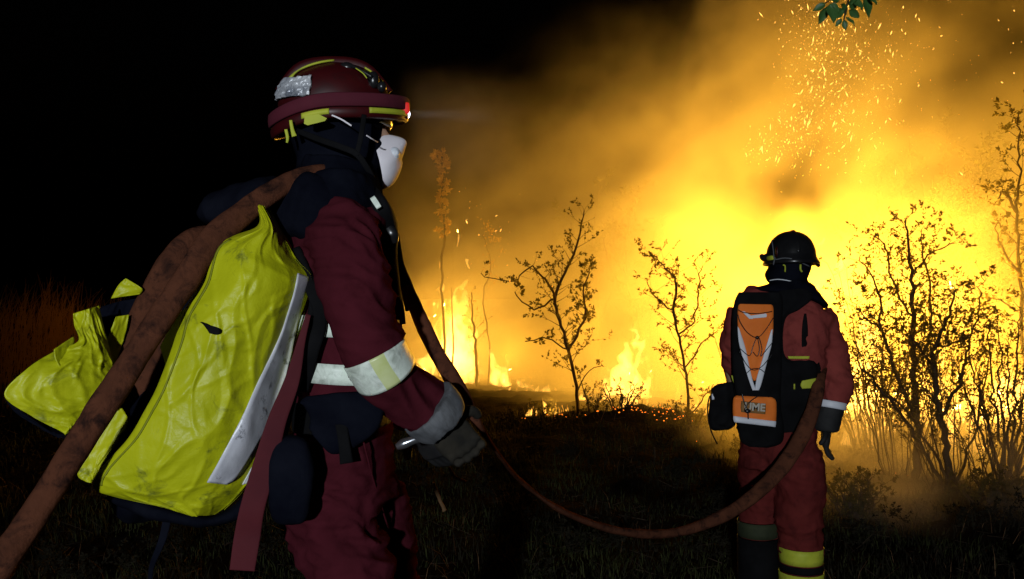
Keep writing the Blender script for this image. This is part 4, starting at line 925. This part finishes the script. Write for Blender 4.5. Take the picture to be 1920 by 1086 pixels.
# tall column of leaves lit orange
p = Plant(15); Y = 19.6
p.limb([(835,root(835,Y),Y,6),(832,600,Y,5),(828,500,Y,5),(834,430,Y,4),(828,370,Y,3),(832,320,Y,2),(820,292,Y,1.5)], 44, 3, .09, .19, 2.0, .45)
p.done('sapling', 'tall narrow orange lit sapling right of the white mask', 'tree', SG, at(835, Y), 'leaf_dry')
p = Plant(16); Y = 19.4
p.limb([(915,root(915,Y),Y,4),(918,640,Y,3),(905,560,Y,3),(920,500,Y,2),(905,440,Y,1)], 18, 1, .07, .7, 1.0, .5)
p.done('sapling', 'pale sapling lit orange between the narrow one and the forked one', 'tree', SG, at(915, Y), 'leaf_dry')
for i, (px, top, Y, wd, nb, lab) in enumerate([(1180,380,17.5,4,.9,'hazy slim tree right of the forked sapling, faint in smoke'), (1120,350,18.5,4,.8,'faint tree behind the forked sapling in smoke'),
    (1700,260,17.0,6,1.4,'hazy tree in smoke above the big shrub'), (1775,240,17.5,6,1.4,'taller hazy tree behind the right half of the big shrub'), (1640,330,17.5,5,1.2,'hazy tree in smoke just right of the far helmet'),
    (1835,290,14.5,6,1.6,'hazy leafy tree left of the tree at the right edge')]):
    p = Plant(30+i); h = root(px, Y)-top; b = root(px, Y)
    p.limb([(px,b,Y,wd*1.6),(px+6,b-h*.35,Y,wd),(px-8,b-h*.7,Y,wd*.7),(px+4,top,Y,wd*.3)], 24, nb, .10, .8, 1.3, .3)
    p.limb([(px+6,b-h*.35,Y,wd*.7),(px+40,b-h*.6,Y,wd*.5),(px+50,b-h*.85,Y,2)], 12, nb, .10, .6, 1.3, .2)
    p.limb([(px,b-h*.45,Y,wd*.7),(px-35,b-h*.65,Y,wd*.5),(px-50,b-h*.82,Y,2)], 12, nb, .10, .6, 1.3, .2)
    p.done('smoky_tree', lab, 'tree', 'trees half hidden in the smoke', at(px, Y))
# tree leaning in at the right edge
p = Plant(40); Y = 11.6
p.limb([(1925,root(1925,Y),Y,10),(1920,700,Y,8),(1912,520,Y,6),(1908,400,Y,5),(1912,300,Y,3.5),(1906,215,Y,2)], 34, 2.2, .06, .45, 1.6, .3)
p.limb([(1912,520,Y,6),(1880,470,Y,4),(1868,420,Y,2)], 10, 1.3, .06, .3, 1.5, .1)
p.limb([(1908,400,Y,6),(1885,360,Y,4),(1872,375,Y,2)], 10, 1.3, .06, .3, 1.5, .1)
p.limb([(1916,590,Y,4),(1880,565,Y,3),(1850,560,Y,1.5)], 10, 1, .06, .3, 1.2, .1)
p.done('tree', 'dark leafy tree cut by the right edge of the picture', 'tree', None, at(1925, Y))
# big shrub
p = Plant(21); Y = 7.4; b1 = root(1718, Y)
def LB(pix, n=16, tw=1.3, lf=.036, tl=.24, ld=1.5, st=.15): p.limb([(a, b, Y+c, w_) for a, b, c, w_ in pix], int(n*1.3), tw*1.2, lf*.85, tl*1.15, ld*1.1, st, jit=.008)
LB([(1716,b1,0,15),(1722,800,0,12),(1712,700,0,11),(1714,600,.05,9),(1706,500,.05,6),(1697,415,.05,3)], 26, 1.6, st=.22)
LB([(1722,790,0,8),(1680,700,-.1,7),(1655,620,-.15,5),(1650,550,-.2,4),(1610,480,-.2,2)], 20, 1.7)
LB([(1712,700,0,6),(1740,640,.1,5),(1745,560,.15,4),(1730,480,.2,3),(1725,430,.2,1.5)], 18, 1.5)
LB([(1714,600,.05,5),(1680,540,0,4),(1660,470,0,3),(1640,440,0,1.5)], 14, 1.3)
LB([(1706,520,.05,4),(1740,480,0,3),(1790,455,-.1,1.5)], 12, 1.0)
LB([(1655,620,-.15,4),(1625,600,-.2,3),(1595,560,-.25,1.5)], 10, 1.5)
for (cx_, cy_, r_, n_) in [(1655,610,34,260),(1700,575,26,160),(1700,655,42,300),(1664,540,24,130),(1715,500,26,120),(1640,660,30,150),(1735,560,24,130),(1690,470,26,90),(1620,600,26,90),(1720,720,30,120),(1680,700,26,110)]: p.clump(cx_, cy_, 7.4, r_, int(n_*.85), .030)
p.fan(1700, 7.6, 260, 430, 24, 2.4, 1.0, 1.1, .028, .18)
p.done('shrub', 'tall dark leafy shrub directly right of the far firefighter', 'shrub', 'shrubs silhouetted against the fire', at(1716, Y))
p = Plant(22); Y = 7.0; b1 = root(1786, Y)
LB([(1788,b1,0,16),(1776,850,0,13),(1764,780,0,12),(1752,720,0,10),(1756,650,0,7),(1778,590,0,5),(1790,540,0,3)], 24, 1.4, ld=1.6, st=.35)
LB([(1784,940,0,9),(1750,880,-.1,7),(1705,800,-.15,6),(1660,740,-.2,5),(1618,690,-.25,3)], 20, 1.2, ld=1.4, st=.3)
LB([(1780,920,0,7),(1745,840,.1,5),(1690,760,.1,4),(1640,720,.1,3),(1600,700,.1,1.5)], 18, 1.3, ld=1.5, st=.3)
LB([(1764,780,0,8),(1800,720,-.1,6),(1815,650,-.1,4),(1835,580,-.1,3),(1840,520,-.1,1.5)], 18, 1.6, ld=1.6)
LB([(1756,700,0,5),(1725,650,-.1,4),(1700,630,-.1,3)], 10, 2, ld=2)
LB([(1790,930,0,7),(1812,860,0,5),(1835,780,0,4),(1850,700,0,2.5),(1862,640,0,1.5)], 16, 1.0, ld=1.2, st=.3)
LB([(1756,650,0,4),(1800,640,.0,3),(1830,620,0,2)], 10, 2, ld=2)
for (cx_, cy_, r_, n_) in [(1765,590,34,260),(1800,640,30,160),(1740,660,34,200),(1830,590,26,120),(1850,660,30,120),(1640,720,34,150),(1690,770,30,90),(1870,600,28,90),(1800,540,24,80)]: p.clump(cx_, cy_, 7.0, r_, int(n_*.85), .030)
p.fan(1800, 7.2, 330, 400, 26, 2.4, 1.0, 1.0, .028, .18)
p.done('shrub', 'spreading many stemmed shrub with thick stems right of the tall leafy one', 'shrub', 'shrubs silhouetted against the fire', at(1788, Y))
p = Plant(23); Y = 6.8; b1 = root(1885, Y)
for k in range(11):
    a = -85+k*17; h = 330-abs(a)*.9+40*math.sin(k*2.3); bx = 1880+k*2
    LB([(bx,b1-k % 3*6,0,7),(bx+a*.35,b1-h*.35,.05*math.sin(k),5),(bx+a*.75,b1-h*.7,.1*math.sin(k),3.5),(bx+a*1.05,b1-h,.12*math.sin(k*1.7),1.5)], 16, .9, .036, .2, 1.1, .35)
p.fan(1880, 6.9, 300, 330, 20, 3, 1.1, .8, .026, .18)
p.done('shrub', 'fan of thin bare stems at the lower right corner', 'shrub', 'shrubs silhouetted against the fire', at(1885, Y))
p = Plant(24); Y = 9.2
for k in range(9):
    a = -50+k*14; h = 210+40*math.sin(k*1.9); bx = 1630+k*5; b1 = root(bx, Y)
    LB([(bx,b1,0,5),(bx+a*.35,b1-h*.4,.1*math.sin(k),4),(bx+a*.75,b1-h*.75,.1*math.sin(k),3),(bx+a,b1-h,.1,1.5)], 12, 1.0, .036, .22, 1.2, .25)
p.fan(1640, 9.2, 210, 240, 24, 3, 1.0, 1.4, .03, .2)
p.done('shrub', 'low scraggly bush behind the tall leafy shrub, close to the far glove', 'shrub', 'shrubs silhouetted against the fire', at(1630, Y))
# low scrub round the clearing
for i, (px, Y, w_, h, n, lab) in enumerate([(1165,11.6,60,45,9,'low burnt tuft on the dark hump left of the right sapling'), (1110,12.7,40,60,6,'short twiggy bush at the foot of the forked sapling'), (1300,10.4,50,40,8,'small dark tuft at the foot of the right sapling'),
    (1600,6.2,95,70,26,'low dark scrub clump beside the far boots'), (1480,11.5,60,60,8,'low scrub behind the knees of the far firefighter'), (1015,12.4,40,30,6,'charred tuft right under the small bright fire'), (1235,17.0,90,150,8,'pale twiggy bush glowing orange between the saplings'),(1400,13.5,100,140,9,'twiggy brush hidden behind the black hip bag'),
    (1850,6.4,140,50,20,'dark ground scrub under the lower right stems')]):
    p = Plant(50+i)
    for k in range(n):
        a = (p.r.random()-.5)*w_; hh = h*p.r.uniform(.6, 1.2); bx = px+a*.5; b1 = root(bx, Y)
        p.limb([(bx,b1,Y,3),(bx+a*.3,b1-hh*.5,Y,2.5),(bx+a*.8,b1-hh,Y,1.2)], 8, 1.2, .03, h*Y/F*.4, 1.3, .1, jit=.01)
    p.done('scrub', lab, 'shrub', 'low scrub in the clearing', at(px, Y))
# overhanging green twig at the top
tw = empty('leafy_twig', P(1585, 5, 2.6)); tag(tw, 'sprig of green leaves hanging in at the top edge above the sparks', 'twig')
bm = bmesh.new(); tube(bm, [(1600,-60,2.6,5,.007), (1596,-20,2.6,4,.006), (1588,10,2.6,3.5,.005), (1582,40,2.6,2.5,.004)], 12, 8)
tube(bm, [(1596,-25,2.6,3,.004), (1565,-5,2.58,2.5,.004), (1545,8,2.57,2,.003)], 8, 6); tube(bm, [(1594,-10,2.6,3,.004), (1620,-12,2.62,2.5,.004), (1640,-6,2.62,2,.003)], 8, 6)
bmesh_obj('stem', bm, 'bark', tw)
lr = random.Random(5); LM = []
for k in range(4):
    V = []; n = 9
    for i in range(n):
        t = i/(n-1); hw = .27*math.sin(math.pi*t**.8)**.9+.002
        for s_ in (-1, -.5, 0, .5, 1): V.append((s_*hw, t, .10*abs(s_)-.18*t*t+.03*math.sin(t*9+k)*abs(s_)))
    Fc = [(i*5+j, i*5+j+1, (i+1)*5+j+1, (i+1)*5+j) for i in range(n-1) for j in range(4)]
    m_ = mesh('leaf', V, Fc); m_.materials.append(M['leaf_green']); m_.shade_smooth(); LM.append(m_)
for i, (x0, y0, x1, y1, yy) in enumerate([(1548,8,1524,20,2.57),(1550,12,1536,46,2.57),(1556,10,1565,40,2.57),(1570,0,1562,-22,2.58),(1582,38,1586,57,2.6),(1578,36,1566,50,2.59),(1586,34,1604,46,2.6),(1580,20,1560,32,2.58),
      (1592,18,1612,34,2.6),(1588,5,1608,14,2.59),(1576,8,1590,28,2.58),(1618,-6,1634,32,2.62),(1622,-8,1646,6,2.62),(1640,-6,1660,-12,2.62),(1606,-14,1596,8,2.6),(1572,2,1548,-8,2.58),(1600,0,1618,16,2.61),(1560,6,1574,22,2.57)]):
    a, b = P(x0, y0, yy), P(x1, y1, yy+lr.uniform(-.03,.03)); d = b-a; L_ = d.length
    o = bpy.data.objects.new('leaf', LM[i % 4]); COL.objects.link(o); yv = d.normalized(); zv = Vector((lr.uniform(-.6,.6), -1, lr.uniform(-.3,.6))); xv = yv.cross(zv).normalized(); zv = xv.cross(yv)
    o.matrix_world = Matrix.Translation(a) @ Matrix((xv, yv, zv)).transposed().to_4x4() @ Matrix.Diagonal((L_, L_, L_, 1))
    mw = o.matrix_world.copy(); o.parent = tw; o.matrix_parent_inverse = Matrix.Translation(-tw.location); o.matrix_basis = mw
# grass
def grass(name, n, area, hmin, hmax, mat, wd, seed, lean=.4, cl=.5, label=None):
    rnd = np.random.RandomState(seed); V = []; Fc = []
    x0, x1, y0, y1 = area; cnt = 0; tries = 0
    while cnt < n and tries < n*6:
        tries += 1
        y = y0+(y1-y0)*rnd.rand()**1.5; xr = min(x1, y*.72+.6); xl = max(x0, -y*.72-.6)
        if xl >= xr: continue
        x = xl+(xr-xl)*rnd.rand()
        c = noise.noise(Vector((x*1.4, y*1.4, seed)))
        if c < cl-.5+rnd.rand()*.3-.15: continue
        cnt += 1; z = gz(x, y)-.01; h = (hmin+(hmax-hmin)*rnd.rand()**2)*(1+.6*c); a = rnd.rand()*6.28; w_ = wd*(.6+.8*rnd.rand())*(1+y*.06)
        dx, dy = math.cos(a), math.sin(a); l = lean*h*(.3+rnd.rand()); b = a+1.57+rnd.randn()*.5; lx, ly = math.cos(b)*l, math.sin(b)*l
        q = len(V)
        V += [(x-dx*w_, y-dy*w_, z), (x+dx*w_, y+dy*w_, z), (x+lx*.3+dx*w_*.7, y+ly*.3+dy*w_*.7, z+h*.55), (x+lx*.3-dx*w_*.7, y+ly*.3-dy*w_*.7, z+h*.55), (x+lx, y+ly, z+h*(1-.3*rnd.rand()))]
        Fc += [(q, q+1, q+2, q+3), (q+3, q+2, q+4)]
    o = link(name, mesh(name, V, Fc), mat, None, False); tag(o, kind='stuff'); return o
grass('grass', 60000, (-9, 10, 1.6, 13), .03, .13, 'grass_green', .0022, 3, .6, .45)
grass('charred_grass', 26000, (-8, 9, 4, 14), .04, .16, 'char', .003, 5, .7, .4)
grass('dead_grass', 1800, (-8, 10, 2, 13), .05, .22, 'grass_dry', .0011, 8, .9, .62)
# tall dry grass on the bank at the left
rnd = random.Random(4); V = []; Fc = []
for i in range(1300):
    x = rnd.gauss(-6.4, .85); y = rnd.gauss(11.8, .8); z = gz(x, y); h = rnd.uniform(.3, .95)*(1-.25*abs(x+6.4)/1.7); w_ = rnd.uniform(.004,.010); bx, by = rnd.gauss(.12, .14), rnd.gauss(0, .12); q = len(V)
    for t in (0, .35, .7, 1): V += [(x+bx*t*t-w_*(1-t*.8), y+by*t*t, z+h*t-.12*t*t*abs(bx)*3), (x+bx*t*t+w_*(1-t*.8), y+by*t*t, z+h*t-.12*t*t*abs(bx)*3)]
    for t in range(3): Fc.append((q+2*t, q+2*t+1, q+2*t+3, q+2*t+2))
tag(link('tall_grass', mesh('tall_grass', V, Fc), 'straw', None, False), kind='stuff')
# burnt undergrowth nobody could count
p = Plant(90); rr_ = random.Random(31)
for i in range(230):
    Y = 2.6+10*rr_.random()**1.1; px = rr_.uniform(-60, 1980)
    if abs(px-1460) < 130 and Y < 5: continue
    if px < 820 and Y < 2.9: continue
    if noise.noise(Vector((gx(px,Y)*.9, Y*.9, 4))) < -.1: continue
    k = F/Y; p.fan(px, Y, rr_.uniform(.12,.40)*k, rr_.uniform(.07,.24)*k, rr_.randint(3, 7), .008*k, 1.3, .9, .022, .09)
u_ = link('undergrowth', mesh('undergrowth', p.V+p.LV, p.Fc+[tuple(i+len(p.V) for i in f_) for f_ in p.LF]), 'char', None, False); tag(u_, kind='stuff')
# litter: dead twigs and stones all over the ground
V = []; Fc = []; rnd = random.Random(9)
for i in range(2600):
    y = 1.8+12*rnd.random()**1.4; x = rnd.uniform(-1, 1)*(y*.7+.5); z = gz(x, y)+rnd.uniform(.0, .05); L_ = rnd.uniform(.03, .22); a = rnd.uniform(0, 6.28); r_ = rnd.uniform(.0012, .004); up = rnd.uniform(-.15,.5)
    d = Vector((math.cos(a), math.sin(a), up))*L_; s_ = Vector((-math.sin(a), math.cos(a), 0))*r_; u_ = Vector((0,0,r_*1.6)); p0 = Vector((x, y, z)); q = len(V)
    V += [p0-s_, p0+s_, p0+u_, p0+d-s_*.5, p0+d+s_*.5, p0+d+u_*.5]; Fc += [(q, q+1, q+4, q+3), (q+1, q+2, q+5, q+4), (q+2, q, q+3, q+5), (q+3, q+4, q+5)]
tag(link('twig_litter', mesh('litter', V, Fc), 'bark', None, False), kind='stuff')
# burning or lit sticks near the near man's hand
def stick(label, pts, mat):
    bm = bmesh.new(); tube(bm, pts, 14, 8); me = bpy.data.meshes.new('s'); bm.to_mesh(me); bm.free()
    for v in me.vertices: v.co += noise.noise_vector(v.co*30)*.004
    o = link('dead_branch', me, mat); tag(o, label, 'branch', 'bare sticks in the dark undergrowth')
stick('orange lit stick standing in the dark below the near hand', [(812,905,4.2,6,.012),(820,925,4.2,7,.014),(828,945,4.2,7,.014),(834,958,4.2,9,.016)], 'grass_dry')
stick('crooked orange lit stick right of and above the straight one', [(843,876,4.4,5,.01),(850,892,4.4,7,.012),(862,898,4.4,6,.012),(874,904,4.4,7,.014)], 'grass_dry')
stick('thin lit twig beside the hanging hose', [(893,820,4.4,3,.01),(898,832,4.4,4,.01),(900,850,4.4,3,.01)], 'grass_dry')
stick('short pale stick far across the clearing', [(1227,838,8.5,3,.01),(1228,855,8.5,4,.012),(1226,872,8.5,4,.012)], 'bark')
# ---------------------------------------------------------------- sparks and embers
V = []; Fc = []; rnd = random.Random(77)
def bit(p, r_, L_, d):
    d = Vector(d).normalized(); a = d.cross(Vector((0, 1, .01))).normalized(); b = a.cross(d); q = len(V)
    V.extend([p-d*L_, p+a*r_, p+b*r_, p-a*r_, p-b*r_, p+d*L_])
    for k in range(4): Fc.append((q, q+1+(k+1) % 4, q+1+k)); Fc.append((q+5, q+1+k, q+1+(k+1) % 4))
SP = cr([(1385,285),(1430,255),(1470,215),(1500,170),(1520,120),(1530,60),(1545,-10)], 80)
for i in range(3000):
    m_ = rnd.random()
    if m_ < .62:
        t = rnd.random()**.9; c_ = SP[int(t*79)]; k_ = 11+30*t; cx_ = c_[0]+rnd.gauss(0, k_)+abs(rnd.gauss(0, 85)); cy_ = c_[1]+rnd.gauss(0, k_)+rnd.random()*20
    elif m_ < .74: cx_, cy_ = rnd.gauss(1535, 36), rnd.gauss(70, 55)
    elif m_ < .90: cx_, cy_ = 1450+abs(rnd.gauss(0, 170)), rnd.uniform(-10, 330)
    elif m_ < .915: cx_, cy_ = rnd.gauss(930, 60), rnd.gauss(440, 50)
    else: cx_, cy_ = rnd.uniform(1340, 1930), rnd.uniform(0, 700)
    Y = rnd.uniform(8.0, 12.5); s_ = .0009+.0055*rnd.random()**6
    bit(P(cx_, cy_, Y), s_*Y/10, s_*Y/10*rnd.choice((1, 1.4, 2, 3, 5, 8)), (rnd.gauss(0.2,.5), rnd.gauss(0,.4), rnd.gauss(1,.4)))
tag(link('sparks', mesh('sparks', V, Fc), 'spark', None, False), kind='stuff')
V = []; Fc = []
for (px, Y, n, sx, sy) in [(1250,11.2,70,.30,.10),(1110,12.4,24,.25,.1),(1030,12.8,20,.3,.15),(1180,11.7,16,.3,.1),(1370,10.2,8,.5,.3),(1750,7.6,12,.9,.4),(1600,8.5,10,.8,.4)]:
    for k in range(n):
        x = gx(px, Y)+rnd.gauss(0, sx); y = Y+rnd.gauss(0, sy); s_ = rnd.uniform(.002, .010)*Y/11
        bit(Vector((x, y, gz(x, y)+.01+abs(rnd.gauss(0,.02)))), s_, s_*rnd.uniform(1, 3), (rnd.gauss(0,1), rnd.gauss(0,1), rnd.gauss(0,.3)))
tag(link('embers', mesh('embers', V, Fc), 'ember', None, False), kind='stuff')
